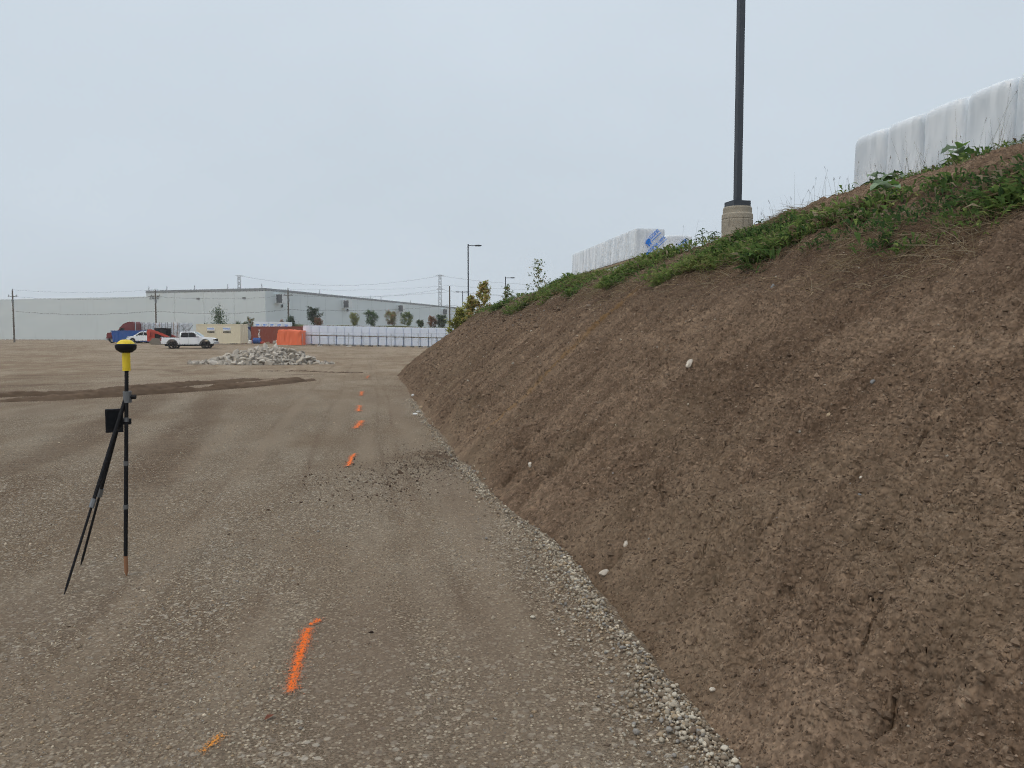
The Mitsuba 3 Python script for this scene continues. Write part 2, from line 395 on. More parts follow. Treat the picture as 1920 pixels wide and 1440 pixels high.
matc('mat_stone', 0.9, 0.25)
matc('mat_clod', 0.95, 0.1)
g = np.random.default_rng(3)
n = 150000
yy = 1.9 * np.exp(g.random(n) * math.log(15 / 1.9))
xx = yy * 0.19 + yy * g.uniform(-0.84, 0.45, n)
dens = sstep(0.38, 0.62, fb(P2(xx * 0.9 + 7, yy * 0.55, 3), 3, 55)) * 0.72 + 0.07
ok = (xx < 1.32) & (g.random(n) < dens)
xx, yy = xx[ok], yy[ok]
sz = 0.0024 * np.exp(g.normal(0, 0.55, len(xx))) + 0.0010 * np.sqrt(yy)
sz = np.where(g.random(len(sz)) < 0.02, sz * 1.9, sz)
m1, c1 = pebbles(P2(xx, yy, ground_z(xx, yy) + sz * 0.12), sz, stone_cols(len(xx), g, gain=1.0) * [1.04, 0.98, 0.90], g, oct=True, jit=0.3)
single('gravel', m1, 'mat_stone', 'loose small stones scattered over the packed gravel yard', kind='stuff', smooth=True, color=c1)

n = 20000
yy = 2.2 * np.exp(g.random(n) * math.log(20 / 2.2))
cen = 1.235 + toe_shift(yy) + 0.08 * (fb(P2(yy * 0 + 4, yy * 0.9), 2, 31) - 0.5)
xx = cen + g.normal(0, 1, n) * np.where(g.random(n) < 0.72, 0.036, 0.14) * (1 - 0.25 * sstep(6, 12, yy))
xx = np.where(xx > cen + 0.10, 2 * cen + 0.10 - xx, xx)
keep = g.random(n) < (0.25 + 0.75 * sstep(0.35, 0.6, fb(P2(yy * 0, yy * 1.1, 2), 2, 71))) * (1 - 0.6 * sstep(5.5, 7.5, yy)) * (1 - 0.5 * sstep(9.5, 12.5, yy))
xx, yy = xx[keep], yy[keep]
sz = np.minimum(0.0056 * np.exp(g.normal(0, 0.45, len(xx))), 0.015) + 0.0004 * yy
zz = np.maximum(ground_z(xx, yy), bank_z(xx, yy, False)) + sz * g.uniform(0.1, 1.6, len(xx))
m2, c2 = pebbles(P2(xx, yy, zz), sz, stone_cols(len(xx), g, [.16, .16, .14, .12, .12, .1, .12, .05, .05], 1.02) * [1.01, 0.98, 0.93], g, flat=0.7)
single('gravel_strip', m2, 'mat_stone', 'strip of paler loose stone heaped along the foot of the earth bank', kind='stuff', smooth=True, color=c2)

n = 52000
yy = 1.6 * np.exp(g.random(n) ** 1.7 * math.log(30 / 1.6))
dd = g.uniform(0.02, 3.4, n) ** 1.0
xx = TOE + dd
sz = (0.0024 + 0.00062 * yy) * np.exp(g.normal(0, 0.45, n))
big = g.random(n) < 0.35
m3, c3 = pebbles(P2(xx, yy, bank_z(xx, yy) + sz * 0.2), sz, np.where(big[:, None], np.array([[0.225, 0.165, 0.12]]) * g.uniform(0.7, 1.5, (n, 1)), np.array([[0.155, 0.109, 0.076]]) * g.uniform(0.6, 1.4, (n, 1))), g, flat=0.8, oct=True, jit=0.35)
nc_ = 30000
cy = 1.7 + 4.3 * g.random(nc_) ** 1.3
cx_ = TOE + toe_shift(cy) + 0.04 + 1.9 * g.random(nc_)
cs_ = (0.0026 + 0.0004 * cy) * np.exp(g.normal(0, 0.5, nc_))
mc_, cc_ = pebbles(P2(cx_, cy, bank_z(cx_, cy) + cs_ * 0.25), cs_, np.array([[0.175, 0.124, 0.087]]) * g.uniform(0.5, 1.55, (nc_, 1)), g, flat=0.8, oct=True, jit=0.4)
single('soil_grit', mc_, 'mat_clod', 'fine brown soil grit covering the nearest part of the bank face', kind='stuff', color=cc_)
nl_ = 700
ly = 1.7 * np.exp(g.random(nl_) * math.log(24 / 1.7))
lx = TOE + toe_shift(ly) + np.abs(g.normal(0, 0.55, nl_)) + 0.03
ls = np.minimum((0.009 + 0.0009 * ly) * np.exp(g.normal(0, 0.4, nl_)), 0.016 + 0.0010 * ly)
ml, clc = pebbles(P2(lx, ly, bank_z(lx, ly) + ls * 0.05), ls, np.array([[0.165, 0.116, 0.081]]) * g.uniform(0.75, 1.25, (nl_, 1)), g, flat=0.75, jit=0.38)
single('soil_lumps', ml, 'mat_clod', 'broken lumps of brown soil lodged low on the bank face', kind='stuff', color=clc)
single('soil_crumbs', m3, 'mat_clod', 'crumbs of brown soil lying loose on the face of the bank', kind='stuff', color=c3)
n = 1100
yy = 1.8 * np.exp(g.random(n) * math.log(26 / 1.8))
xx = TOE + 3.5 * g.random(n) ** 0.6
sz = (0.0022 + 0.0006 * yy) * np.exp(g.normal(0, 0.4, n))
m4, c4 = pebbles(P2(xx, yy, bank_z(xx, yy) + sz * 0.15), sz, stone_cols(n, g, gain=1.15), g, flat=0.7)
single('bank_pebbles', m4, 'mat_stone', 'small pale pebbles stuck in the brown soil of the bank', kind='stuff', smooth=True, color=c4)

n = 4200
a = g.random(n)
yy = np.where(a < 0.55, g.normal(10.1, 0.6, n), np.where(a < 0.8, g.uniform(4, 20, n), g.normal(8.8, 0.6, n)))
xx = np.where(a < 0.55, 1.2 - np.abs(g.normal(0, 0.55, n)), np.where(a < 0.8, g.uniform(-4.5, 1.1, n), g.normal(0.15, 0.4, n)))
xx = np.minimum(xx, 1.25)
sz = 0.0046 * np.exp(g.normal(0, 0.5, n)) * np.where(a < 0.55, 0.9, 1.1)
drop = g.random(n) < np.where((a >= 0.55) & (a < 0.8), 0.2, 1.0)
xx, yy, sz = xx[drop], yy[drop], sz[drop]
m5, c5 = pebbles(P2(xx, yy, ground_z(xx, yy) + sz * 0.35), sz, np.array([[0.080, 0.056, 0.040]]) * g.uniform(0.6, 1.5, (len(xx), 1)), g, flat=0.75, jit=0.3)
single('fallen_clods', m5, 'mat_clod', 'dark crumbs of earth spilled from the bank over the gravel', kind='stuff', color=c5)

# stones that can be picked out one by one
mat('mat_pale_stone', (0.56, 0.50, 0.42), 0.85)
mat('mat_tan_stone', (0.42, 0.32, 0.21), 0.85)
mat('mat_grey_stone', (0.20, 0.20, 0.20), 0.85)
mat('mat_red_brown', (0.17, 0.06, 0.035), 0.85)
mat('mat_white', (0.78, 0.78, 0.76), 0.6)


def stone_mesh(seed, sx, sy, sz, loc, rz=0.0, tilt=0.0):
    m = trimesh.creation.icosphere(2)
    v = np.array(m.vertices)
    gs = np.random.default_rng(seed)
    for _ in range(9):
        q = gs.normal(size=3)
        q /= np.linalg.norm(q)
        h = v @ q
        v = v - np.maximum(h - gs.uniform(.55, .85), 0)[:, None] * q
    v = v * (0.95 + 0.25 * fb(v * 1.6 + seed * 3.7, 2, seed)[:, None]) * [sx, sy, sz]
    c, s = math.cos(tilt), math.sin(tilt)
    v = np.stack([v[:, 0] * c - v[:, 2] * s, v[:, 1], v[:, 0] * s + v[:, 2] * c], 1)
    return spin(v, loc, rz), np.array(m.faces)


STONES = [
    (3.04, 7.02, .070, .028, .026, 'mat_pale_stone', 0.7, 'long pale flat stone lying alone in the middle of the bank face'),
    (1.71, 4.96, .030, .017, .020, 'mat_pale_stone', 0.9, 'cream pointed stone on the lower bank, above the hollow at its foot'),
    (1.60, 7.55, .020, .028, .030, 'mat_pale_stone', 0.2, 'cream upright stone on the bank just above the dark hollow'),
    (2.38, 3.44, .022, .017, .014, 'mat_grey_stone', 0.4, 'blue grey stone beside a crack on the right of the bank'),
    (2.50, 3.60, .011, .010, .008, 'mat_pale_stone', 0.0, 'small cream pebble at the top of the long crack on the right of the bank'),
    (1.52, 4.83, .040, .026, .022, 'mat_pale_stone', 0.5, 'white stone sitting in the small hollow at the foot of the bank'),
    (1.50, 3.17, .016, .013, .011, 'mat_pale_stone', 0.3, 'pale rounded stone low on the bank close to the gravel strip'),
    (2.86, 4.45, .018, .014, .018, 'mat_tan_stone', 0.3, 'tan stone on the upper right of the bank face above the cracks'),
    (3.13, 4.41, .020, .016, .012, 'mat_grey_stone', 0.8, 'grey pebble highest of the stones at the right of the bank face'),
    (4.05, 6.62, .030, .022, .020, 'mat_tan_stone', 0.5, 'tan stone just under the weeds at the right end of the bank'),
    (4.17, 7.55, .040, .026, .022, 'mat_grey_stone', 0.9, 'flat grey stone under the weeds near the top of the bank face'),
    (1.38, 2.98, .012, .012, .011, 'mat_tan_stone', 0.0, 'orange brown pebble at the edge of the gravel strip in the foreground'),
    (1.02, 16.2, .055, .035, .025, 'mat_white', 0.1, 'left of two white flat stones on the gravel beside the bank foot'),
    (1.11, 16.6, .055, .035, .025, 'mat_white', 0.3, 'right of two white flat stones on the gravel beside the bank foot'),
    (1.22, 17.4, .060, .04, .045, 'mat_tan_stone', 0.3, 'tan lump with a dark underside at the foot of the bank behind the white stones'),
    (1.24, 20.6, .05, .035, .04, 'mat_white', 0.2, 'pale stone farthest along the foot of the bank'),
    (2.13, 4.45, .012, .008, .008, 'mat_red_brown', 0.2, 'rust brown brick chip on the lower bank face'),
]
for i, (x, y, sx, sy, sz, m, rz, lab) in enumerate(STONES):
    z = float(np.maximum(bank_z(np.array([x]), np.array([y])), ground_z([x], [y]))[0])
    single('stone', stone_mesh(i + 2, sx, sy, sz, (x, y, z + sz * 0.40), rz, 0.6 if x > 1.6 else 0.1), m, lab, 'stone', smooth=35)
lf = np.array([[-.03, 0, .004], [0, .014, .012], [.03, 0, .004], [0, -.014, .010], [.0, .0, .004]])
single('dead_leaf', (spin(lf, (-0.42, 3.42, float(ground_z([-0.42], [3.42])[0]) + .006), 0.9), np.array([[0, 4, 1], [1, 4, 2], [2, 4, 3], [3, 4, 0]])), 'mat_red_brown', 'curled brown leaf on the gravel between the two nearest orange marks', 'leaf')
single('dirt_clod', stone_mesh(60, .014, .012, .010, (0.02, 4.35, float(ground_z([.02], [4.35])[0]) + .004), .4), mat('mat_dark_soil', (0.05, 0.036, 0.027), 0.95), 'dark lump of earth right of the long orange dash in the foreground', 'clod')

# ------------------------------------------------------------------ orange survey paint
matc('mat_paint', 0.7)
ORANGE, AMBER = (0.92, 0.18, 0.018), (0.80, 0.30, 0.03)


def paint(path, width, cell, seed, tint, strength=1.0):
    """Sprayed paint: only the stones it caught; small flakes laid over the ground."""
    path = np.array(path, float)
    lo, hi = path.min(0) - width * 2.2, path.max(0) + width * 2.2
    xs, ys = np.arange(lo[0], hi[0], cell), np.arange(lo[1], hi[1], cell * 1.5)
    X, Y = np.meshgrid(xs, ys)
    dist = np.full(X.shape, 9.0)
    for a, b in zip(path[:-1], path[1:]):
        e = b - a
        t = np.clip(((X - a[0]) * e[0] + (Y - a[1]) * e[1]) / (e @ e), 0, 1)
        dist = np.minimum(dist, np.hypot(X - a[0] - t * e[0], Y - a[1] - t * e[1]))
    gg = np.random.default_rng(seed)
    prob = strength * np.exp(-(dist / (width * (0.55 + 0.35 * fb(P2(X * 14, Y * 5, seed), 2, seed)))) ** 1.6) * (0.40 + 0.75 * nz(P2(X / cell * 0.45, Y / cell * 0.3, 2), seed + 5))
    on = gg.random(X.shape) < prob
    x, y = X[on], Y[on]
    n = len(x)
    a = gg.uniform(0, 2 * np.pi, (n, 1)) + np.arange(5)[None] * 2 * np.pi / 5
    r = cell * gg.uniform(0.55, 1.0, (n, 5))
    vx, vy = x[:, None] + r * np.cos(a), y[:, None] + r * np.sin(a) * 1.5
    vz = ground_z(vx, vy) + 0.004 + 0.0006 * Y.mean() + gg.uniform(0, 0.0016, (n, 1)) + gg.uniform(-0.0008, 0.0008, (n, 5))
    v = np.stack([vx, vy, vz], -1).reshape(-1, 3)
    cov = np.clip(prob[on] * 1.15 + gg.normal(0, .25, n), .10, 1)[:, None]
    col = np.array(tint) * cov + np.array([[.24, .19, .14]]) * (1 - cov)
    base = (np.arange(n) * 5)[:, None]
    f = np.concatenate([base + [[0, 1, 2]], base + [[0, 2, 3]], base + [[0, 3, 4]]])
    return (v, f), np.repeat(col, 5, axis=0)


MARKS = [
    ([(-0.355, 3.70), (-0.345, 4.1), (-0.325, 4.45)], .043, .0036, ORANGE, 1.15, 'long orange spray paint dash nearest the camera on the gravel'),
    ([(-0.64, 3.20), (-0.60, 3.30)], .034, .0036, AMBER, 0.85, 'small faint amber paint smear at the bottom left of the gravel'),
    ([(-0.22, 9.95), (-0.19, 10.3), (-0.19, 10.6), (-0.14, 10.95)], .045, .008, ORANGE, 1.1, 'second orange paint dash from the camera, bent in the middle'),
    ([(-0.16, 13.9), (-0.10, 14.6), (-0.06, 15.1)], .085, .011, ORANGE, 0.95, 'splayed orange paint splash, third from the camera'),
    ([(-0.13, 17.0), (-0.12, 18.4)], .08, .012, ORANGE, 0.9, 'fourth orange paint mark from the camera'),
    ([(-0.10, 21.3), (-0.07, 22.9)], .075, .014, ORANGE, 0.9, 'fifth orange paint mark from the camera'),
    ([(0.06, 29.2), (0.15, 31.4)], .07, .018, ORANGE, 0.6, 'faint sixth orange paint mark, farthest along the bank'),
]
for i, (path, w, cell, m, st, lab) in enumerate(MARKS):
    pm, pcol = paint(path, w, cell, 90 + i, m, st)
    single('paint_mark', pm, 'mat_paint', lab, 'paint mark', 'orange survey marks along the bank', color=pcol)
pm, pcol = paint([(-0.315, 4.53), (-0.275, 4.60)], .03, .0036, 99, ORANGE, 1.2)
single('paint_mark', pm, 'mat_paint', 'short orange paint dab just beyond the top of the long near dash', 'paint mark', 'orange survey marks along the bank', color=pcol)

# ------------------------------------------------------------------ ridges of soil left on the yard
scene['mat_loose_soil'] = {'type': 'twosided', 'bsdf': {'type': 'principled', 'base_color': mikit.proc(lambda p, n, uv: mikit.mix((0.075, 0.05, 0.034), (0.15, 0.104, 0.07), mikit.fbm(p.x * 8, p.y * 8, p.z * 8, 3))), 'roughness': 0.95, 'specular': 0.1}}


def soil_ridge(path, hgt, wid, seed):
    path = np.array(path, float)
    seg = np.concatenate([[0], np.cumsum(np.linalg.norm(np.diff(path, axis=0), axis=1))])
    s = np.linspace(0, seg[-1], int(seg[-1] / 0.06) + 2)
    c = np.stack([np.interp(s, seg, path[:, 0]), np.interp(s, seg, path[:, 1])], 1)
    t = np.gradient(c, axis=0)
    t /= np.linalg.norm(t, axis=1, keepdims=True)
    nrm = np.stack([-t[:, 1], t[:, 0]], 1)
    u = np.linspace(-1, 1, 17)
    ends = np.clip(np.minimum(s, s[-1] - s) / 1.1, 0, 1) ** 0.7
    w = wid * (0.6 + 0.8 * fb(P2(s * 0.7, s * 0), 2, seed)) * (0.25 + 0.75 * ends)
    v = c[:, None] + nrm[:, None] * (u[None, :, None] * w[:, None, None])
    h = hgt * (0.4 + 1.2 * fb(P2(s * 0.9, s * 0 + 3), 2, seed + 1)) * ends
    x, y = v[..., 0], v[..., 1]
    z = ground_z(x, y) - 0.02 + (h[:, None] + 0.02) * np.clip(1 - u[None] ** 2, 0, 1) + 0.11 * (fb(P2(x * 5, y * 5), 3, seed + 2) - 0.5) * (1 - u[None] ** 2)
    return np.stack([x, y, z], -1).reshape(-1, 3), grid_faces(len(s), 17)[:, ::-1]


single('soil_ridge', soil_ridge([(-10.5, 22.3), (-8.3, 23.4), (-6.6, 25.4), (-5.3, 27.6), (-4.2, 29.3), (-3.5, 30)], .10, .42, 4), 'mat_loose_soil', 'left and farther of two low ridges of dark soil dragged across the yard', 'soil ridge', smooth=True)
single('soil_ridge', soil_ridge([(-9.0, 21.0), (-6.6, 22.4), (-4.9, 24.2), (-3.6, 26.2), (-2.6, 28.0), (-1.7, 28.9)], .12, .46, 14), 'mat_loose_soil', 'right and nearer of two low ridges of dark soil dragged across the yard', 'soil ridge', smooth=True)
single('soil_ridge', soil_ridge([(-4.8, 37), (-2.6, 36.4), (-1.2, 34.6), (0.2, 34.0)], .025, .22, 24), 'mat_loose_soil', 'thin dark line of soil on the gravel in front of the rock pile', 'soil ridge', smooth=True)

# ------------------------------------------------------------------ rock pile
for i, c in enumerate([(0.42, 0.38, 0.33), (0.52, 0.475, 0.415), (0.32, 0.29, 0.25), (0.46, 0.41, 0.345)]):
    mat(f'mat_rock_{i}', c, 0.9)
RV = []
for i in range(12):
    gg = np.random.default_rng(500 + i)
    pts = gg.normal(size=(11, 3))
    pts /= np.linalg.norm(pts, axis=1, keepdims=True)
    pts *= gg.uniform(0.75, 1.1, (11, 1)) * [1.0, 0.8, 0.62]
    RV.append([mikit.ply(trimesh.convex.convex_hull(pts), f'mat_rock_{j}') for j in range(4)])
pile = thing('rock_pile', 'long heap of broken grey rocks on the gravel in front of the parked vehicles', 'rock pile')
PU = np.array([-4.15, -3.3, -2.6, -1.7, -0.8, 0.1, 1.0, 1.75, 2.35, 2.8, 3.1, 3.6, 4.05])
PH = np.array([0.07, 0.24, 0.42, 0.68, 0.86, 1.02, 0.98, 0.80, 0.58, 0.36, 0.14, 0.07, 0.03])
pc, ps = math.cos(CAMX), math.sin(CAMX)


def pile_h(u, v):
    h = np.interp(u, PU, PH, 0, 0)
    w = 0.35 + 1.75 * h
    return h * np.clip(1 - (np.abs(v) / w) ** 1.3, 0, 1), w


gp = np.random.default_rng(8)
spots = []
tries = 0
while len(spots) < 300 and tries < 60000:
    tries += 1
    u = gp.uniform(-4.15, 4.0)
    h0, w = pile_h(u, 0.0)
    v = gp.uniform(-1.0, 0.45) * w
    r = 0.10 + 0.22 * gp.random() ** 1.5 * (1.0 if h0 > 0.2 else 0.75)
    h, _ = pile_h(u, v)
    p = np.array([u, v, h + 0.02])
    if all(np.linalg.norm((p - q[:3])) > 0.63 * (r + q[3]) for q in spots):
        spots.append(np.array([u, v, h, r]))
for i, (u, v, h, r) in enumerate(spots):
    x, y = -5.55 + u * pc - v * ps, 45.7 + u * ps + v * pc
    ax = gp.normal(size=3)
    d = dict(RV[i % 12][int(gp.integers(4))])
    d['to_world'] = T().translate([x, y, float(ground_z([x], [y])[0]) + max(h - 0.10, r * 0.30)]).rotate(list(ax / np.linalg.norm(ax)), float(gp.uniform(0, 360))).scale([r * 1.25, r * 1.15, r * 1.2])
    scene[pile + '__rock' + (f'_{i:03d}' if i else '')] = d
core = MB()
uu = np.linspace(-3.8, 3.2, 60)
vv = np.linspace(-1, 1, 21)
U_, V_ = np.meshgrid(uu, vv)
hh, ww = pile_h(U_, 0 * V_)
hc, _ = pile_h(U_, V_ * ww)
hc = hc * 0.93 - 0.26 + 0.12 * (fb(P2(U_ * 5, V_ * 9), 2, 5) - 0.5)
put('rubble_core', (spin(np.stack([U_, V_ * ww, hc], -1).reshape(-1, 3), (-5.55, 45.7, 0), CAMX), grid_faces(21, 60)), 'mat_rock_2', pile)

# ------------------------------------------------------------------ shared paints
mat('mat_white_paint', (0.84, 0.86, 0.88), 0.28, 0.0, 0.5, clearcoat=0.8)
mat('mat_black', (0.012, 0.012, 0.014), 0.55, 0.0, 0.2)
mat('mat_rubber', (0.012, 0.012, 0.013), 0.95, 0.0, 0.1)
mat('mat_dark_glass', (0.010, 0.012, 0.015), 0.25, 0.0, 0.12)
mat('mat_pale_glass', (0.20, 0.26, 0.28), 0.1, 0.0, 0.8)
mat('mat_chrome', (0.55, 0.56, 0.58), 0.25, 0.9)
mat('mat_red_paint', (0.47, 0.055, 0.030), 0.4)
mat('mat_dark_red', (0.16, 0.022, 0.024), 0.35)
mat('mat_steel', (0.20, 0.21, 0.22), 0.45, 0.6)
mat('mat_galv', (0.36, 0.38, 0.40), 0.45, 0.5)
mat('mat_dust', (0.20, 0.175, 0.145), 0.9)
mat('mat_blue_bin', (0.018, 0.085, 0.32), 0.5)
mat('mat_navy', (0.016, 0.026, 0.11), 0.5)
mat('mat_lamp_pole', (0.050, 0.058, 0.072), 0.5)
mat('mat_wood_pole', (0.13, 0.115, 0.10), 0.9)
mat('mat_timber', (0.33, 0.25, 0.17), 0.9)
mat('mat_wire', (0.10, 0.11, 0.12), 0.7)
mat('mat_red_lamp', (0.35, 0.02, 0.02), 0.3)
mat('mat_blue_print', (0.025, 0.22, 0.78), 0.5)
mat('mat_yellow', (0.78, 0.58, 0.035), 0.4)
mat('mat_copper', (0.32, 0.16, 0.09), 0.5)


def wheel(t, x, y, r, w, loc, rz, side, rimm='mat_steel'):
    """Tyre with rim and hub, axle along y."""
    prof = np.array([[r * 0.62, -w / 2], [r * 0.93, -w / 2], [r, -w * 0.36], [r, w * 0.36], [r * 0.93, w / 2], [r * 0.62, w / 2], [r * 0.62, -w / 2]])
    n = 28
    a = np.arange(n) / n * 2 * np.pi
    v = np.stack([prof[None, :, 0] * np.cos(a)[:, None], np.broadcast_to(prof[None, :, 1], (n, 7)), prof[None, :, 0] * np.sin(a)[:, None]], -1).reshape(-1, 3)
    f = [[i * 7 + j, ((i + 1) % n) * 7 + j, ((i + 1) % n) * 7 + j + 1, i * 7 + j + 1] for i in range(n) for j in range(6)]
    k = put('wheel', (spin(v + [x, y, r], loc, rz), np.array(f)), 'mat_rubber', t, 40)
    m = MB()
    yo = y + side * w * 0.33
    m.tube([[x, yo - 0.04, r], [x, yo + 0.04, r]], r * 0.22, 14)
    for q in range(6):
        b = q * math.pi / 3
        m.tube([[x, yo, r], [x + math.cos(b) * r * 0.63, yo + side * 0.02, r + math.sin(b) * r * 0.63]], r * 0.055, 5)
    ring = [[x + math.cos(b) * r * 0.62, yo, r + math.sin(b) * r * 0.62] for b in np.linspace(0, 2 * math.pi, 25)]
    m.tube(ring, r * 0.05, 6, cap=False)
    put('rim', m.get(loc, rz), rimm, k, 30)


def shell(stations, n=0):
    """Loft through rectangular-ish sections: each (x, half width, z bottom, z shoulder, z top, half width at top)."""
    pr = []
    for x, hw, zb, zs, zt, ht in stations:
        c = 0.05
        pr.append([[x, -hw + c, zb], [x, -hw, zb + c], [x, -hw, zs], [x, -(hw + ht) / 2 - 0.01, (zs + zt) / 2 + 0.02], [x, -ht, zt - 0.02], [x, -ht + c, zt], [x, ht - c, zt], [x, ht, zt - 0.02], [x, (hw + ht) / 2 + 0.01, (zs + zt) / 2 + 0.02], [x, hw, zs], [x, hw, zb + c], [x, hw - c, zb]])
    pr = np.array(pr)
    k, m = pr.shape[0], 12
    f = [[i * m + j, i * m + (j + 1) % m, (i + 1) * m + (j + 1) % m, (i + 1) * m + j] for i in range(k - 1) for j in range(m)]
    tri = [[0, j + 1, j] for j in range(1, m - 1)] + [[(k - 1) * m, (k - 1) * m + j, (k - 1) * m + j + 1] for j in range(1, m - 1)]
    v = pr.reshape(-1, 3)
    f = np.array(f)
    return v, np.vstack([f[:, [0, 1, 2]], f[:, [0, 2, 3]], np.array(tri)])


def arch(cx, r, z, n=12):
    return [(cx + r * math.cos(a), z + r * math.sin(a)) for a in np.linspace(math.pi, 0, n)]


def pickup(loc, rz):
    t = thing('pickup_truck', 'white lifted crew cab pickup truck with black wheels parked behind the rock pile', 'pickup truck')
    hw = 0.98
    lower = [(-2.92, 0.78), (-2.88, 0.62), (-2.3, 0.60)] + arch(-1.72, 0.54, 0.55) + [(-1.15, 0.55), (1.20, 0.55)] + arch(1.80, 0.54, 0.55) + [(2.38, 0.60), (2.82, 0.66), (2.90, 0.92), (2.84, 1.14), (2.55, 1.27), (1.35, 1.38), (1.10, 1.38), (-0.95, 1.36), (-0.95, 1.30), (-2.88, 1.33), (-2.94, 1.28)]
    m = MB().prism(lower, -hw + 0.04, hw - 0.04)
    put('body', m.get(loc, rz), 'mat_white_paint', t)
    sides = MB()
    band = [(-2.90, 0.80), (-2.30, 0.74)] + arch(-1.72, 0.60, 0.55)[1:-1] + [(-1.1, 0.66), (1.18, 0.66)] + arch(1.80, 0.60, 0.55)[1:-1] + [(2.40, 0.74), (2.72, 0.86), (2.66, 1.12), (1.3, 1.26), (-0.98, 1.24), (-2.86, 1.22)]
    sides.prism(band, -hw, -hw + 0.045).prism(band, hw - 0.045, hw)
    put('side_panel', sides.get(loc, rz), 'mat_white_paint', t)
    put('cab', (lambda s: (spin(s[0], loc, rz), s[1]))(shell([(-0.92, 0.94, 1.30, 1.36, 1.90, 0.72), (-0.80, 0.95, 1.30, 1.38, 1.97, 0.74), (0.30, 0.95, 1.30, 1.38, 1.99, 0.74), (0.62, 0.95, 1.30, 1.38, 1.93, 0.72), (1.38, 0.93, 1.30, 1.36, 1.42, 0.88)])), 'mat_white_paint', t, 35)
    for s in (-1, 1):
        for nm, q in (('rear_side_window', [(-0.80, 1.38), (-0.72, 1.88), (-0.01, 1.90), (-0.01, 1.38)]), ('front_side_window', [(0.03, 1.38), (0.03, 1.90), (0.52, 1.89), (1.10, 1.46), (1.10, 1.38)])):
            v = []
            for x, z in q:
                yb = 0.955 + (0.735 - 0.955) * (z - 1.38) / 0.60
                v += [[x, s * (yb + 0.035), z], [x, s * (yb - 0.02), z]]
            n = len(q)
            f = [[0, 2 * i, 2 * i + 2] for i in range(1, n - 1)] + [[2 * i, 2 * ((i + 1) % n), 2 * ((i + 1) % n) + 1] for i in range(n)] + [[2 * i, 2 * ((i + 1) % n) + 1, 2 * i + 1] for i in range(n)]
            put(nm, (spin(np.array(v), loc, rz), np.array(f)), 'mat_dark_glass', t)
        k = MB().box(0.86, 1.04, min(s * 0.98, s * 1.22), max(s * 0.98, s * 1.22), 1.42, 1.60)
        put('mirror', k.get(loc, rz), 'mat_white_paint', t)
        put('headlight', MB().box(2.66, 2.885, min(s * 0.66, s * 0.955), max(s * 0.66, s * 0.955), 0.98, 1.13).get(loc, rz), 'mat_black', t)
        put('tail_light', MB().box(-2.955, -2.85, min(s * 0.80, s * 0.99), max(s * 0.80, s * 0.99), 0.95, 1.26).get(loc, rz), 'mat_red_lamp', t)
        put('sill', MB().box(-1.1, 1.15, min(s * 0.88, s * 1.0), max(s * 0.88, s * 1.0), 0.44, 0.52).get(loc, rz), 'mat_black', t)
        for x in (-0.97, 0.0, 1.12):
            put('door_seam', MB().box(x - 0.012, x + 0.012, min(s * 0.972, s * 0.986), max(s * 0.972, s * 0.986), 0.60, 1.33).get(loc, rz), 'mat_steel', t)
        for x in (-0.22, 0.75):
            put('door_handle', MB().box(x - 0.11, x + 0.11, min(s * 0.975, s * 1.01), max(s * 0.975, s * 1.01), 1.17, 1.205).get(loc, rz), 'mat_white_paint', t)
    w = np.array([[0.70, -0.70, 1.925], [0.70, 0.70, 1.925], [1.36, 0.82, 1.47], [1.36, -0.82, 1.47]])
    put('windscreen', (spin(np.vstack([w + [0.03, 0, 0.035], w - [0.03, 0, 0.03]]), loc, rz), np.array([[0, 1, 2, 3], [7, 6, 5, 4], [0, 4, 5, 1], [1, 5, 6, 2], [2, 6, 7, 3], [3, 7, 4, 0]])), 'mat_pale_glass', t)
    put('grille', MB().box(2.75, 2.92, -0.62, 0.62, 0.92, 1.17).get(loc, rz), 'mat_black', t)
    put('bumper', MB().box(2.72, 3.0, -0.95, 0.95, 0.60, 0.84).get(loc, rz), 'mat_galv', t)
    put('bed_cover', MB().box(-2.86, -0.97, -0.90, 0.90, 1.335, 1.375).get(loc, rz), 'mat_black', t)
    put('chassis', MB().box(-2.6, 2.5, -0.5, 0.5, 0.36, 0.62).get(loc, rz), 'mat_black', t)
    for x in (-1.72, 1.80):
        for s in (-1, 1):
            wheel(t, x, s * 0.84, 0.45, 0.30, loc, rz, s, 'mat_black')
            fl = MB().tube([[x + 0.565 * math.cos(a), s * 0.975, 0.55 + 0.565 * math.sin(a)] for a in np.linspace(-0.15, math.pi + 0.15, 14)], 0.035, 5)
            put('wheel_arch', fl.get(loc, rz), 'mat_black', t)


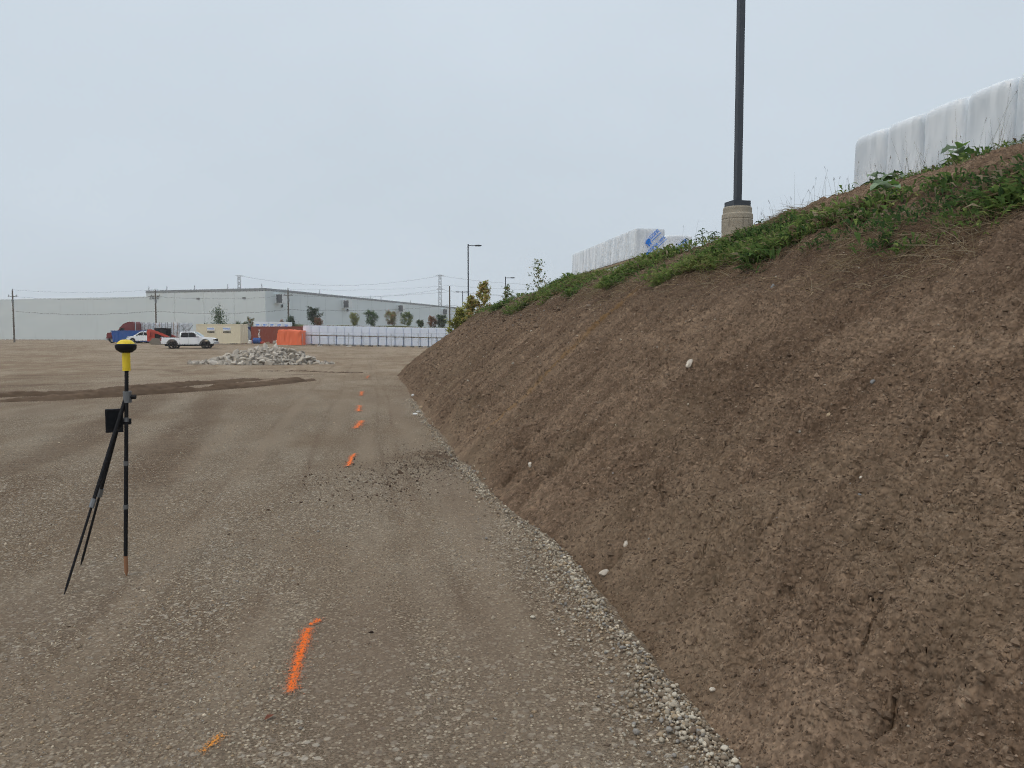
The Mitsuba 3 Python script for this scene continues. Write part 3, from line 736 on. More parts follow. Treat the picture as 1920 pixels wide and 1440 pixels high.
def suv(loc, rz, label):
    t = thing('sport_utility_car', label, 'car')
    lower = [(-2.25, 0.65), (-2.2, 0.42), (-1.85, 0.40)] + arch(-1.38, 0.40, 0.38) + [(-0.9, 0.36), (0.95, 0.36)] + arch(1.40, 0.40, 0.38) + [(1.85, 0.42), (2.2, 0.46), (2.27, 0.72), (2.12, 0.94), (1.2, 1.06), (-2.1, 1.06), (-2.24, 0.98)]
    put('body', MB().prism(lower, -0.92, 0.92).get(loc, rz), 'mat_white_paint', t)
    put('cabin', (lambda s: (spin(s[0], loc, rz), s[1]))(shell([(-2.18, 0.88, 0.98, 1.05, 1.12, 0.84), (-2.05, 0.88, 0.98, 1.05, 1.62, 0.70), (-0.4, 0.89, 0.98, 1.05, 1.72, 0.70), (0.35, 0.89, 0.98, 1.05, 1.66, 0.69), (1.25, 0.88, 0.98, 1.04, 1.10, 0.80)])), 'mat_white_paint', t, 35)
    for s in (-1, 1):
        for q in ([(-1.85, 1.14), (-1.80, 1.50), (-1.0, 1.57), (-1.0, 1.12)], [(-0.92, 1.12), (-0.92, 1.58), (-0.15, 1.60), (-0.15, 1.12)], [(-0.07, 1.12), (-0.07, 1.60), (0.30, 1.57), (0.85, 1.16)]):
            v = []
            for x, z in q:
                yb = 0.885 - 0.19 * (z - 1.05) / 0.66
                v += [[x, s * (yb + 0.035), z], [x, s * (yb - 0.02), z]]
            n = len(q)
            f = [[0, 2 * i, 2 * i + 2] for i in range(1, n - 1)] + [[2 * i, 2 * ((i + 1) % n), 2 * ((i + 1) % n) + 1] for i in range(n)] + [[2 * i, 2 * ((i + 1) % n) + 1, 2 * i + 1] for i in range(n)]
            put('side_window', (spin(np.array(v), loc, rz), np.array(f)), 'mat_dark_glass', t)
        put('mirror', MB().box(0.72, 0.86, min(s * .9, s * 1.08), max(s * .9, s * 1.08), 1.10, 1.24).get(loc, rz), 'mat_black', t)
        put('headlight', MB().box(1.98, 2.235, min(s * .6, s * .93), max(s * .6, s * .93), 0.76, 0.88).get(loc, rz), 'mat_pale_glass', t)
        put('sill', MB().box(-0.95, 1.0, min(s * .84, s * .935), max(s * .84, s * .935), 0.28, 0.35).get(loc, rz), 'mat_black', t)
    for x in (-1.38, 1.40):
        for s in (-1, 1):
            wheel(t, x, s * 0.82, 0.35, 0.23, loc, rz, s)


def gz(x, y):
    return float(ground_z([x], [y])[0])


pickup((-19.55, 95.2, gz(-19.55, 95.2) - .06), CAMX + math.radians(11))
suv((-31.6, 123.4, gz(-31.6, 123.4) + .05), CAMX + math.pi + math.radians(4), 'white sport utility car parked behind the red track loader')

# ------------------------------------------------------------------ compact track loader, rear to the left
def loader(loc, rz):
    t = thing('track_loader', 'red compact track loader with a black cab standing behind the white pickup truck', 'loader')
    for s in (-1, 1):
        y0, y1 = (-0.98, -0.58) if s < 0 else (0.58, 0.98)
        put('rubber_track', MB().prism([(-0.95, 0.02), (0.95, 0.02), (1.25, 0.28), (1.20, 0.52), (0.9, 0.60), (-0.55, 0.86), (-0.85, 0.82), (-1.28, 0.36), (-1.2, 0.10)], y0, y1).get(loc, rz), 'mat_dust', t)
        ra = [(-1.55, 1.55), (-1.45, 1.95), (-1.1, 1.98), (-0.2, 1.72), (1.2, 1.12), (1.75, 0.72), (1.78, 0.30), (1.48, 0.30), (1.30, 0.80), (-0.1, 1.36), (-1.1, 1.60), (-1.15, 1.05), (-1.45, 1.0)]
        put('lift_arm', MB().prism(ra, min(s * 0.84, s * 1.02), max(s * 0.84, s * 1.02)).get(loc, rz), 'mat_red_paint', t)
    put('engine_hood', MB().prism([(-1.62, 0.42), (-1.62, 1.42), (-1.45, 1.62), (-0.6, 1.62), (-0.6, 0.42)], -0.80, 0.80).get(loc, rz), 'mat_red_paint', t)
    put('chassis', MB().prism([(-1.5, 0.3), (-0.6, 0.85), (0.8, 0.95), (1.1, 0.45), (0.9, 0.25)], -0.57, 0.57).get(loc, rz), 'mat_black', t)
    fr = MB()
    for s in (-1, 1):
        for x in (-0.62, 0.72):
            fr.box(x, x + 0.09, min(s * .66, s * .76), max(s * .66, s * .76), 0.9, 2.06)
    fr.box(-0.72, 0.88, -0.78, 0.78, 2.06, 2.14)
    fr.box(-0.62, 0.78, -0.74, 0.74, 0.86, 1.05)
    cab = put('cab', fr.get(loc, rz), 'mat_black', t)
    for s in (-1, 1):
        put('side_glass', MB().box(-0.52, 0.70, min(s * .69, s * .71), max(s * .69, s * .71), 1.06, 2.05).get(loc, rz), 'mat_dark_glass', cab)
    put('rear_glass', MB().box(-0.60, -0.58, -0.66, 0.66, 1.06, 2.05).get(loc, rz), 'mat_dark_glass', cab)
    put('bucket', MB().prism([(1.55, 0.05), (2.35, 0.04), (2.36, 0.08), (1.72, 0.14), (1.66, 0.75), (1.58, 0.75)], -1.0, 1.0).get(loc, rz), 'mat_steel', t)


loader((-25.7, 108.7, gz(-25.7, 108.7)), CAMX + math.radians(-2))

# ------------------------------------------------------------------ shipping containers
mat('mat_beige', (0.72, 0.655, 0.49), 0.55)
mat('mat_rust_red', (0.25, 0.055, 0.032), 0.6)


def container(L, hgt, loc, rz, paintm, label, doors=True):
    t = thing('shipping_container', label, 'shipping container')
    W = 1.22

    def corr(length, z0, z1):
        n = int(length / 0.28)
        xs = []
        for i in range(n):
            a = i * length / n
            q = length / n
            xs += [(a, 0), (a + q * .35, 0), (a + q * .5, -.036), (a + q * .85, -.036)]
        xs.append((length, 0))
        xs = np.array(xs)
        v = np.vstack([np.c_[xs, np.full(len(xs), z0)], np.c_[xs, np.full(len(xs), z1)]])
        k = len(xs)
        return v, np.array([[i, i + 1, i + k + 1, i + k] for i in range(k - 1)])
    for s in (-1, 1):
        v, f = corr(L - 0.24, 0.16, hgt - 0.11)
        v = v.copy()
        v[:, 0] -= (L - 0.24) / 2
        v[:, 1] = s * (W - 0.03 + v[:, 1])
        put('side_wall', (spin(v, loc, rz), f), paintm, t)
    v, f = corr(2 * W - 0.24, 0.16, hgt - 0.11)
    e = np.stack([-(L / 2 - 0.03 + v[:, 1]), v[:, 0] - W + 0.12, v[:, 2]], 1)
    put('end_wall', (spin(e, loc, rz), f), paintm, t)
    put('roof', MB().box(-L / 2 + .05, L / 2 - .05, -W + .05, W - .05, hgt - .10, hgt - .03).get(loc, rz), paintm, t)
    fr = MB()
    for sx in (-1, 1):
        for s in (-1, 1):
            fr.box(min(sx * (L / 2 - .12), sx * L / 2), max(sx * (L / 2 - .12), sx * L / 2), min(s * (W - .12), s * W), max(s * (W - .12), s * W), 0, hgt)
    for s in (-1, 1):
        fr.box(-L / 2 + .12, L / 2 - .12, min(s * (W - .08), s * W), max(s * (W - .08), s * W), 0.02, .16)
        fr.box(-L / 2 + .12, L / 2 - .12, min(s * (W - .07), s * W), max(s * (W - .07), s * W), hgt - .11, hgt - .012)
    fr.box(-L / 2, -L / 2 + .1, -W + .12, W - .12, hgt - .14, hgt - .012).box(-L / 2, -L / 2 + .1, -W + .12, W - .12, .02, .16)
    fr.box(L / 2 - .1, L / 2, -W + .12, W - .12, hgt - .14, hgt - .012).box(L / 2 - .1, L / 2, -W + .12, W - .12, .02, .16)
    put('frame', fr.get(loc, rz), paintm, t)
    for s in (-1, 1):
        dd = put('door', MB().box(L / 2 - .06, L / 2 - .03, min(s * .01, s * (W - .13)), max(s * .01, s * (W - .13)), .17, hgt - .15).get(loc, rz), paintm, t)
        for q in (0.30, 0.78):
            put('lock_rod', MB().tube([[L / 2 - .005, s * q, .2], [L / 2 - .005, s * q, hgt - .18]], .022, 6).get(loc, rz), 'mat_galv' if paintm != 'mat_beige' else paintm, dd)
    for a in (-L / 2 + .3, L / 2 - 1.7, L / 2 - .35):
        put('sill_timber', MB().box(a, a + .25, -W - .05, W + .05, -.16, 0).get(loc, rz), 'mat_timber', t)
    return t


cl, cr = (-18.7, 111.1, gz(-18.95, 110.5) + 0.11), CAMX + math.radians(-5)
ct = container(6.06, 2.59, cl, cr, 'mat_beige', 'beige shipping container raised on timbers with two white company signs on its long side')
for cx in (-0.98, 1.2):
    sg = put('sign', MB().box(cx - .52, cx + .52, -1.245, -1.225, 1.70, 2.14).get(cl, cr), 'mat_white', ct)
    q = MB()
    gq = np.random.default_rng(4)
    for i in range(7):
        q.box(cx - .46 + i * .13, cx - .46 + i * .13 + .09, -1.249, -1.246, 1.94 + .03 * (i % 2), 2.07)
    q.box(cx - .3, cx + .46, -1.249, -1.246, 1.80, 1.84)
    put('sign_print', q.get(cl, cr), 'mat_blue_print', sg)
    put('sign_strip', MB().box(cx - .50, cx + .50, -1.245, -1.225, 1.45, 1.60).get(cl, cr), 'mat_black', ct)
rl, rr = (-9.95, 119.9, gz(-9.95, 119.9) - .05), CAMX + math.radians(2)
rt = container(12.19, 2.62, rl, rr, 'mat_rust_red', 'rust red shipping container with white letters behind the scrap and the orange tarpaulin')
for ch, zt in (('T', 1.72), ('E', 1.27), ('X', .82)):
    tm = meshkit.text_mesh(ch, .40, .008, True)
    v = np.array(tm.vertices)
    v = np.stack([v[:, 0] - v[:, 0].mean() - 4.9, -1.226 - v[:, 2], v[:, 1] + zt], 1)
    put('white_letter', (spin(v, rl, rr), np.array(tm.faces)), 'mat_white', rt)
# dark blue end of another container between the two
bl, br = (-16.6, 120.9, gz(-16.6, 120.9)), CAMX + math.radians(2)
bt = thing('storage_locker', 'dark blue steel storage locker squeezed between the beige and the rust red containers', 'storage locker')
put('body', MB().box(-.62, .42, -.9, .9, .1, 2.45).get(bl, br), 'mat_navy', bt)
put('door', MB().box(-.55, .36, -.94, -.90, .2, 2.35).get(bl, br), 'mat_navy', bt)
put('skid', MB().box(-.5, -.3, -.9, .9, 0, .1).box(.2, .4, -.9, .9, 0, .1).get(bl, br), 'mat_black', bt)

# ------------------------------------------------------------------ orange tarpaulin over a stack, with a fence panel leaning on its right half
mat('mat_orange_tarp', (0.80, 0.165, 0.062), 0.55)


def tarp():
    gx_, gy_ = np.meshgrid(np.linspace(-1, 1, 49), np.linspace(-1, 1, 41))
    L, W, H = 1.60, 1.2, 1.95
    m = np.maximum(np.abs(gx_), np.abs(gy_))
    wr = fb(P2(gx_ * 3, gy_ * 3, 2), 3, 8) - 0.5
    h = H * np.where(m < 0.62, 1, 1 - (m - 0.62) / 0.38)
    k = np.minimum(m, 0.62) / np.maximum(m, 1e-6)
    spread = 1 + 0.08 * (1 - h / H) + 0.10 * wr * (1 - h / H)
    x = gx_ * k / 0.62 * L * spread
    y = gy_ * k / 0.62 * W * spread
    z = h + np.where(m < 0.62, 0.22 * np.clip(0.5 - gx_ * 0.9, 0, 0.7) * (1 - (gy_ / 0.62) ** 2 * .5) - 0.02 + 0.16 * wr, 0)
    x = x + 0.20 * (fb(P2(gx_ * 6, z * 1.1, 3), 2, 4) - 0.5) + np.where(gx_ < -.3, .22 * (z / H), 0)
    y = y + 0.34 * (fb(P2(gx_ * 7, z * 0.7, 5), 2, 5) - 0.5)
    return np.stack([x, y, np.maximum(z, 0.01)], -1).reshape(-1, 3), grid_faces(41, 49)


tv, tf = tarp()
tl = (-9.55, 108.6, gz(-9.55, 108.6))
single('tarpaulin', (spin(tv, tl, CAMX), tf), 'mat_orange_tarp', 'orange tarpaulin draped over a stack left of the long white wall of bundles', 'tarpaulin', smooth=True)


def fence_panel(p0, p1, z0, z1, label, group=None, foot=True):
    t = thing('fence_panel', label, 'fence panel', group)
    p0, p1 = np.array(p0, float), np.array(p1, float)
    for q in (p0, p1):
        put('post', MB().tube([[*q, z0], [*q, z1]], .024, 6).get(), 'mat_galv', t)
    m = MB()
    for zz in (z1 - .03, (z0 + z1) / 2 + .12, z0 + .12):
        m.tube([[*p0, zz], [*p1, zz]], .020, 6)
    put('rail', m.get(), 'mat_galv', t)
    w = MB()
    n = int(np.linalg.norm(p1 - p0) / .16)
    for i in range(1, n):
        q = p0 + (p1 - p0) * i / n
        w.tube([[*q, z0 + .12], [*q, z1 - .03]], .003, 3, False)
    put('mesh_wire', w.get(), 'mat_galv', t)
    if foot:
        put('foot_plate', MB().box(-.30, .30, -.16, .16, 0, .05).get((*p0, z0 - .04), CAMX), 'mat_white', t)
    return t


cxv = np.array([math.cos(CAMX), math.sin(CAMX)])


def along(base, s):
    return np.array(base) + cxv * s


# ------------------------------------------------------------------ plastic-wrapped bundles
scene['mat_film'] = {'type': 'principled', 'base_color': mikit.proc(lambda p, n, uv: mikit.mix((0.70, 0.745, 0.80), (0.80, 0.835, 0.87), mikit.fbm(p.x * 2.5, p.y * 2.5, p.z * 1.2, 3))), 'roughness': 0.32, 'specular': 0.5}
mat('mat_film_lilac', (0.72, 0.78, 0.89), 0.38)


def bundle_mesh(w, d, h, seed, sub=3, r=0.09, amp=0.03, crown=0.05):
    m = trimesh.creation.box((2, 2, 2))
    for _ in range(sub):
        m = m.subdivide()
    v = np.array(m.vertices) * [w / 2, d / 2, h / 2]
    inner = np.clip(v, -np.array([w / 2 - r, d / 2 - r, h / 2 - r * .7]), np.array([w / 2 - r, d / 2 - r, h / 2 - r * .7]))
    o = v - inner
    ln = np.linalg.norm(o, axis=1, keepdims=True)
    v = inner + np.where(ln > 1e-9, o / np.maximum(ln, 1e-9) * np.minimum(ln, r), 0)
    side = np.clip(1 - (np.abs(v[:, 2]) / (h / 2)) ** 6, 0, 1)
    fold = fb(np.c_[v[:, 0] * 4.2 + seed, v[:, 1] * 4.2, v[:, 2] * 0.8], 3, seed) - 0.5
    nrm = v * [1, 1, 0]
    nrm = nrm / np.maximum(np.linalg.norm(nrm, axis=1, keepdims=True), 1e-6)
    v = v + nrm * (amp * 2 * fold * side)[:, None] - nrm * (0.02 * (v[:, 2:3] / h))
    topw = sstep(h * .2, h * .5, v[:, 2])
    v[:, 2] += topw * (crown * (1 - (2 * v[:, 0] / w) ** 2) * (1 - .5 * (2 * v[:, 1] / d) ** 2) + .02 * (fb(v * 5 + seed, 2, seed + 3) - .5))
    v[:, 2] += h / 2
    return v, np.array(m.faces)


ORD = ['first', 'second', 'third', 'fourth', 'fifth', 'sixth', 'seventh', 'eighth', 'ninth', 'tenth', 'eleventh', 'twelfth', 'thirteenth', 'fourteenth', 'fifteenth', 'sixteenth', 'seventeenth', 'eighteenth', 'nineteenth', 'twentieth']
# the long wall of bundles behind the fence: two rows, each standing on runners
WB = np.array([-8.10, 109.40])
pitch_w, NW = 1.128, 19
WVAR = [bundle_mesh(1.10, 1.18, 1.26, 200 + i, 3, .05, .012, .015) for i in range(4)]
WVL = [bundle_mesh(1.02, 1.15, 1.10, 210 + i, 3, .06, .018, .015) for i in range(4)]
for row in (0, 1):
    for i in range(NW):
        c = along(WB, (i + .5) * pitch_w)
        c = c + np.array([-cxv[1], cxv[0]]) * .6
        z = 0.22 - 0.44 * i / NW
        k = thing('wrapped_bundle', f'white wrapped bundle, {ORD[i]} from the left in the {"upper" if row else "lower"} row of the far wall', 'bundle', f'{"upper" if row else "lower"} row of the far wall of bundles')
        v, f = (WVAR if row else WVL)[(i * 3 + row) % 4]
        z0 = z + (1.38 if row else .16)
        put('wrap', (spin(v, (*c, z0), CAMX), f), 'mat_film_lilac', k, 40)
        if row:
            m = MB()
            for s in (-.42, 0, .42):
                m.box(s - .045, s + .045, -.58, .58, -.115, -.004)
            put('runner', m.get((*c, z0), CAMX), 'mat_timber', k)
        else:
            m = MB()
            for s in (-.42, .42):
                m.box(s - .07, s + .07, -.62, .62, -.17, -.004)
            put('runner', m.get((*c, z0), CAMX), 'mat_black', k)
FB = along(WB, 0.0) - np.array([-cxv[1], cxv[0]]) * 1.3
ps_ = [0.62, 2.55, 4.5, 6.42, 8.35, 10.25, 12.1, 13.9, 15.7, 17.5, 19.4]
for i in range(len(ps_) - 1):
    a, b = along(FB, ps_[i] + .03), along(FB, ps_[i + 1] - .03)
    fence_panel(a, b, 0.19 - 0.022 * ps_[i], 1.95 - 0.010 * ps_[i], f'wire fence panel on a white foot, {ORD[i]} from left before the white wall', 'fence panels in front of the wall of bundles', i % 2 == 1)
FP = FB - np.array([-cxv[1], cxv[0]]) * .85
a, b = along(FP, -1.35), along(FP, 0.55)
fence_panel(a, b, 0.26, 1.72, 'wire fence panel leaning against the right end of the orange tarpaulin')
scene['mat_mesh_cloth'] = {'type': 'twosided', 'bsdf': {'type': 'principled', 'base_color': mikit.proc(lambda p, n, uv: mikit.mix((0.17, 0.10, 0.10), (0.36, 0.11, 0.075), mikit.smoothstep(.35, .7, mikit.fbm(p.x * 2.2, p.y * 2.2, p.z * 2.2, 3)))), 'roughness': 0.7}}
single('debris_net', MB().box(0, 1.62, -.02, .02, 0.05, 1.42).get((*(along(FP, -1.25) + np.array([-cxv[1], cxv[0]]) * .08), .28), CAMX), 'mat_mesh_cloth', 'dark grey and orange net on the fence panel right of the tarpaulin', 'net')

# ------------------------------------------------------------------ white stacks behind the vehicles, and the steel racks that hold them
def tier_stack(loc, rz, w, levels, hs, label, group, blue=False):
    t = thing('wrapped_stack', label, 'stack', group)
    z = .12
    put('runner', MB().box(-w / 2 + .1, -w / 2 + .2, -.6, .6, 0, .12).box(w / 2 - .2, w / 2 - .1, -.6, .6, 0, .12).get(loc, rz), 'mat_timber', t)
    for i in range(levels):
        v, f = bundle_mesh(w, 1.2, hs - .03, 300 + i, 2, .05, .012, .01)
        k = put('pack', (spin(v + [0, 0, z], loc, rz), f), 'mat_film', t, 40)
        q = MB()
        q.box(-w * .30, w * .22, -.623, -.613, z + hs * .45, z + hs * .58).box(-w * .30, w * .05, -.623, -.613, z + hs * .30, z + hs * .36)
        put('printed_strip', q.get(loc, rz), 'mat_blue_print' if blue else 'mat_galv', k)
        z += hs


SB = np.array([-34.9, 133.8])
for i in range(11):
    c = along(SB, .45 + i * .735)
    c = c + np.array([0, .15 * (i % 2)])
    tier_stack((*c, gz(*c) + .25), CAMX, .68 if i % 2 else .72, 4, .70, f'tall white wrapped stack in the yard behind the loader, {ORD[i]} from the left', 'tall white stacks in steel racks')
for i in range(9):
    s = -.02 + i * .92
    t = thing('steel_rack', f'slim upright steel rack, {ORD[i]} from the left, in front of the tall white stacks', 'rack', 'steel racks before the tall white stacks')
    for q in (0, .62):
        c = along(SB, s + q) - np.array([0, .95])
        put('post', MB().box(-.03, .03, -.03, .03, 0, 3.05).get((*c, gz(*c) + .2), CAMX), 'mat_steel' if i % 3 else 'mat_copper', t)
    c0, c1 = along(SB, s) - np.array([0, .95]), along(SB, s + .62) - np.array([0, .95])
    m = MB()
    for zz in (.5, 1.6, 2.6):
        m.tube([[*c0, gz(*c0) + zz], [*c1, gz(*c1) + zz]], .022, 5)
    put('rung', m.get(), 'mat_steel', t)
t = thing('crossed_poles', 'dark steel poles crossed in an X before the right end of the tall white stacks', 'poles')
for a, b in ((7.1, 9.0), (8.7, 7.25), (6.0, 6.7)):
    p0, p1 = along(SB, a) - np.array([0, 2.2]), along(SB, b) - np.array([0, 2.2 + .1 * a])
    put('pole', MB().tube([[*p0, .9 if a != 6.0 else .4], [*p1, 3.1]] if a < 8 else [[*p1, 3.1], [*p0, .9]], .05, 6).get(), 'mat_steel', t)
# flat stacks above the rust red container
SC = np.array([-16.6, 128.6])
for i in range(5):
    c = along(SC, .5 + i * 1.12)
    tier_stack((*c, gz(*c) + .18), CAMX, 1.08, 3, 1.0, f'white wrapped stack with blue print behind the rust red container, {ORD[i]} from the left', 'white stacks behind the rust red container', True)

# blue bin and dark red tractor unit at the left
t = thing('waste_bin', 'bright blue open steel bin behind the white sport utility car', 'waste bin')
bl = (-33.4, 127.2, gz(-33.4, 127.2) + .1)
put('body', MB().prism([(-3.4, 0.1), (2.1, 0.1), (2.35, 1.72), (-3.6, 1.72)], -1.1, 1.1).get(bl, CAMX), 'mat_blue_bin', t)
put('rim', MB().box(-3.68, 2.43, -1.18, -1.08, 1.66, 1.80).box(-3.68, 2.43, 1.08, 1.18, 1.66, 1.80).get(bl, CAMX), 'mat_blue_bin', t)
rib = MB()
for x in np.arange(-3.2, 2.2, .6):
    rib.box(x - .05, x + .05, -1.16, -1.09, .15, 1.66)
put('rib', rib.get(bl, CAMX), 'mat_blue_bin', t)


def tractor(loc, rz):
    t = thing('tractor_unit', 'dark red road tractor unit with a curved roof fairing behind the blue bin', 'truck')
    put('sleeper', MB().prism([(-1.6, 1.0), (-1.6, 3.0), (-1.4, 3.28), (-.7, 3.24), (.1, 2.95), (.65, 2.35), (1.05, 1.75), (2.6, 1.55), (2.8, .7), (1.2, .7), (1.2, 1.0)], -1.15, 1.15).get(loc, rz), 'mat_dark_red', t)
    for s in (-1, 1):
        put('side_window', MB().prism([(-.1, 1.75), (-.1, 2.3), (.5, 2.3), (.85, 1.75)], min(s * 1.14, s * 1.17), max(s * 1.14, s * 1.17)).get(loc, rz), 'mat_dark_glass', t)
        put('exhaust_stack', MB().tube([[-1.75, s * 1.05, .8], [-1.75, s * 1.05, 3.3]], .07, 8).get(loc, rz), 'mat_chrome', t)
    put('windscreen', MB().prism([(.62, 2.36), (.67, 2.39), (1.08, 1.80), (1.03, 1.77)], -1.0, 1.0).get(loc, rz), 'mat_dark_glass', t)
    put('bumper', MB().box(2.6, 2.9, -1.15, 1.15, .4, .75).get(loc, rz), 'mat_chrome', t)
    put('chassis', MB().box(-4.2, 2.6, -.45, .45, .55, .95).get(loc, rz), 'mat_black', t)
    for x in (1.9, -2.4, -3.6):
        for s in (-1, 1):
            wheel(t, x, s * 1.0, .50, .3, loc, rz, s)


tractor((-36.1, 131.3, gz(-36.1, 131.3)), CAMX + math.pi)

# ------------------------------------------------------------------ scrap between the containers
sc0 = np.array([-15.6, 115.6])
t = thing('oil_drum', 'blue steel drum lying in the scrap in front of the rust red container', 'drum')
put('shell', MB().tube([[0, -.02, .42], [.95, -.02, .42]], .42, 18).get((*along(sc0, .35), gz(*sc0)), CAMX), 'mat_blue_bin', t, 40)
put('hoop', MB().tube([[.30, -.02, .42], [.34, -.02, .42]], .44, 18).tube([[.62, -.02, .42], [.66, -.02, .42]], .44, 18).get((*along(sc0, .35), gz(*sc0)), CAMX), 'mat_navy', t, 40)
hose = MB()
for r in np.linspace(.35, .95, 6):
    hose.tube([[math.cos(a) * r * .55, .05 * r, 1.0 + math.sin(a) * r + .2 * r] for a in np.linspace(0, 2 * math.pi, 24)], .055, 6, False)
single('hose_coil', hose.get((*along(sc0, -.6), gz(*sc0)), CAMX + .2), 'mat_galv', 'grey hose coiled upright against the door end of the beige container', 'hose', smooth=40)
cl_ = fb(P2(0, 0), 2, 1)
for i, (s, w, d, h, m, lab) in enumerate([(1.55, .75, .5, .30, 'mat_red_paint', 'flat red lid on the ground right of the blue drum'), (2.3, .5, .4, .28, 'mat_timber', 'small timber offcut pile in front of the rust red container'), (3.9, .8, .5, .55, 'mat_white', 'white crumpled sheet in the scrap left of the orange tarpaulin'),
                                                (3.3, .45, .4, .45, 'mat_rock_0', 'grey block in the scrap before the rust red container'), (-.15, .5, .4, .55, 'mat_white', 'white sack beside the coiled hose'), (4.05, .6, .4, .95, 'mat_black', 'dark scrap heap leaning behind the white crumpled sheet')]):
    mm = trimesh.creation.icosphere(2)
    v = np.array(mm.vertices)
    v = np.sign(v) * np.abs(v) ** .6 * (0.75 + .6 * fb(v * 1.7 + i * 5, 2, i)[:, None]) * [w / 2, d / 2, h / 2]
    single('scrap_piece', (spin(v, (*(along(sc0, s) + [0, .6 if i == 5 else 0]), gz(*sc0) + h * .45), CAMX), np.array(mm.faces)), m, lab, 'scrap')

# ------------------------------------------------------------------ warehouse
scene['mat_warehouse'] = {'type': 'principled', 'base_color': mikit.proc(lambda p, n, uv: mikit.mix((0.575, 0.635, 0.645), (0.64, 0.695, 0.705), mikit.fbm(p.x * .10, p.y * .10, p.z * .35, 3)) * (1 - .06 * mikit.smoothstep(.6, .9, mikit.fbm(p.x * .9, p.y * .9, p.z * .12, 2)))), 'roughness': 0.8, 'specular': 0.2}
mat('mat_parapet', (0.24, 0.26, 0.275), 0.6)
mat('mat_louver', (0.085, 0.095, 0.11), 0.6)
mat('mat_pale_metal', (0.62, 0.65, 0.66), 0.5)
mat('mat_seam', (0.50, 0.535, 0.535), 0.8)
wh = thing('warehouse', 'long pale grey flat roofed warehouse across the whole background', 'warehouse')
C0 = np.array([-21.66, 184.18])
dR = np.array([0.4355, 0.9002])
dL = np.array([-0.8705, 0.4921])


def wall_box(c, d, s0, s1, depth, z0, z1, out=0.0):
    """A box along direction d from c; depth goes inwards, out outwards (to the right of d)."""
    nrm = np.array([d[1], -d[0]])
    pts = [c + d * s + nrm * o for s in (s0, s1) for o in (out, -depth)]
    v = np.array([[*p, z] for z in (z0, z1) for p in (pts[0], pts[2], pts[1], pts[3])])
    return v, np.array([[0, 1, 3, 2], [4, 6, 7, 5], [0, 4, 5, 1], [2, 3, 7, 6], [0, 2, 6, 4], [1, 5, 7, 3]])


# main block (footprint between the two visible walls)
PR, PL = C0 + dR * 190, C0 + dL * 33.5
foot = np.array([C0, PR, PR + dL * 90, C0 + dL * 33.5 + dR * 60, PL])
from shapely.geometry import Polygon
mm = trimesh.creation.extrude_polygon(Polygon(foot), 11.5, engine='earcut')
put('wall', mm, 'mat_warehouse', wh, label='main block of the warehouse, pale grey panels')
lowc = PL - 0.0 * dL + dR * 5.0
lowf = np.array([lowc, lowc + dL * 190, lowc + dL * 190 + dR * 60, lowc + dR * 60])
mm = trimesh.creation.extrude_polygon(Polygon(lowf), 10.9, engine='earcut')
put('wall', mm, 'mat_warehouse', wh, label='lower wing of the warehouse at the left')
for c, d, s1, sgn, z0, z1 in ((C0, dR, 190, 1, 11.5, 12.02), (C0, dL, 33.5, -1, 11.5, 12.02)):
    nrm = np.array([d[1], -d[0]]) * sgn
    m = MB()
    pts = [c - d * .0 + nrm * .12, c + d * s1 + nrm * .12, c + d * s1 - nrm * .6, c - nrm * .6]
    v = np.array([[*p, z] for z in (z0 - (0.0 if sgn > 0 else .004), z1 + (0.0 if sgn > 0 else .004)) for p in pts])
    put('parapet', (v, np.array([[0, 3, 2, 1], [4, 5, 6, 7], [0, 1, 5, 4], [1, 2, 6, 5], [2, 3, 7, 6], [3, 0, 4, 7]])), 'mat_parapet', wh)
    for i in range(1, int(s1 / 9.2) + 1):
        p = c + d * i * 9.2 if sgn > 0 else c + d * i * 8.4
        if (i * 8.4 if sgn < 0 else i * 9.2) < s1:
            q = [p + nrm * .03 - d * .06, p + nrm * .03 + d * .06, p - nrm * .1 + d * .06, p - nrm * .1 - d * .06]
            v = np.array([[*a, z] for z in (0, 11.45) for a in q])
            put('panel_joint', (v, np.array([[0, 3, 2, 1], [4, 5, 6, 7], [0, 1, 5, 4], [1, 2, 6, 5], [2, 3, 7, 6], [3, 0, 4, 7]])), 'mat_seam', wh)
nL = -np.array([dL[1], -dL[0]])
m = MB()
for px_s in (1.0, 10.2, 19.5, 27.5, 32.8):
    p = C0 + dL * px_s - nL * .2
    m.box(p[0] - .06, p[0] + .06, p[1] - .06, p[1] + .06, 12.0, 13.0)
for s in (25, 55, 62, 85, 120):
    p = C0 + dR * s - np.array([dR[1], -dR[0]]) * .2
    m.box(p[0] - .06, p[0] + .06, p[1] - .06, p[1] + .06, 12.0, 12.9)
put('roof_post', m.get(), 'mat_steel', wh)
for s in (5.6, 18.3):
    p = C0 + dL * s + nL * .12
    put('wall_lamp', MB().box(-.35, .35, -.12, .12, 0, .35).get((*p, 9.75), CAMX), 'mat_steel', wh)
tm = meshkit.text_mesh('2440', .85, .05, True)
v = np.array(tm.vertices)
base = C0 + dL * 32.6 + nL * .06
v3 = np.stack([base[0] - dL[0] * v[:, 0] + nL[0] * v[:, 2], base[1] - dL[1] * v[:, 0] + nL[1] * v[:, 2], v[:, 1] + 9.95], 1)
put('house_number', (v3, np.array(tm.faces)), 'mat_steel', wh)
nR = np.array([dR[1], -dR[0]])
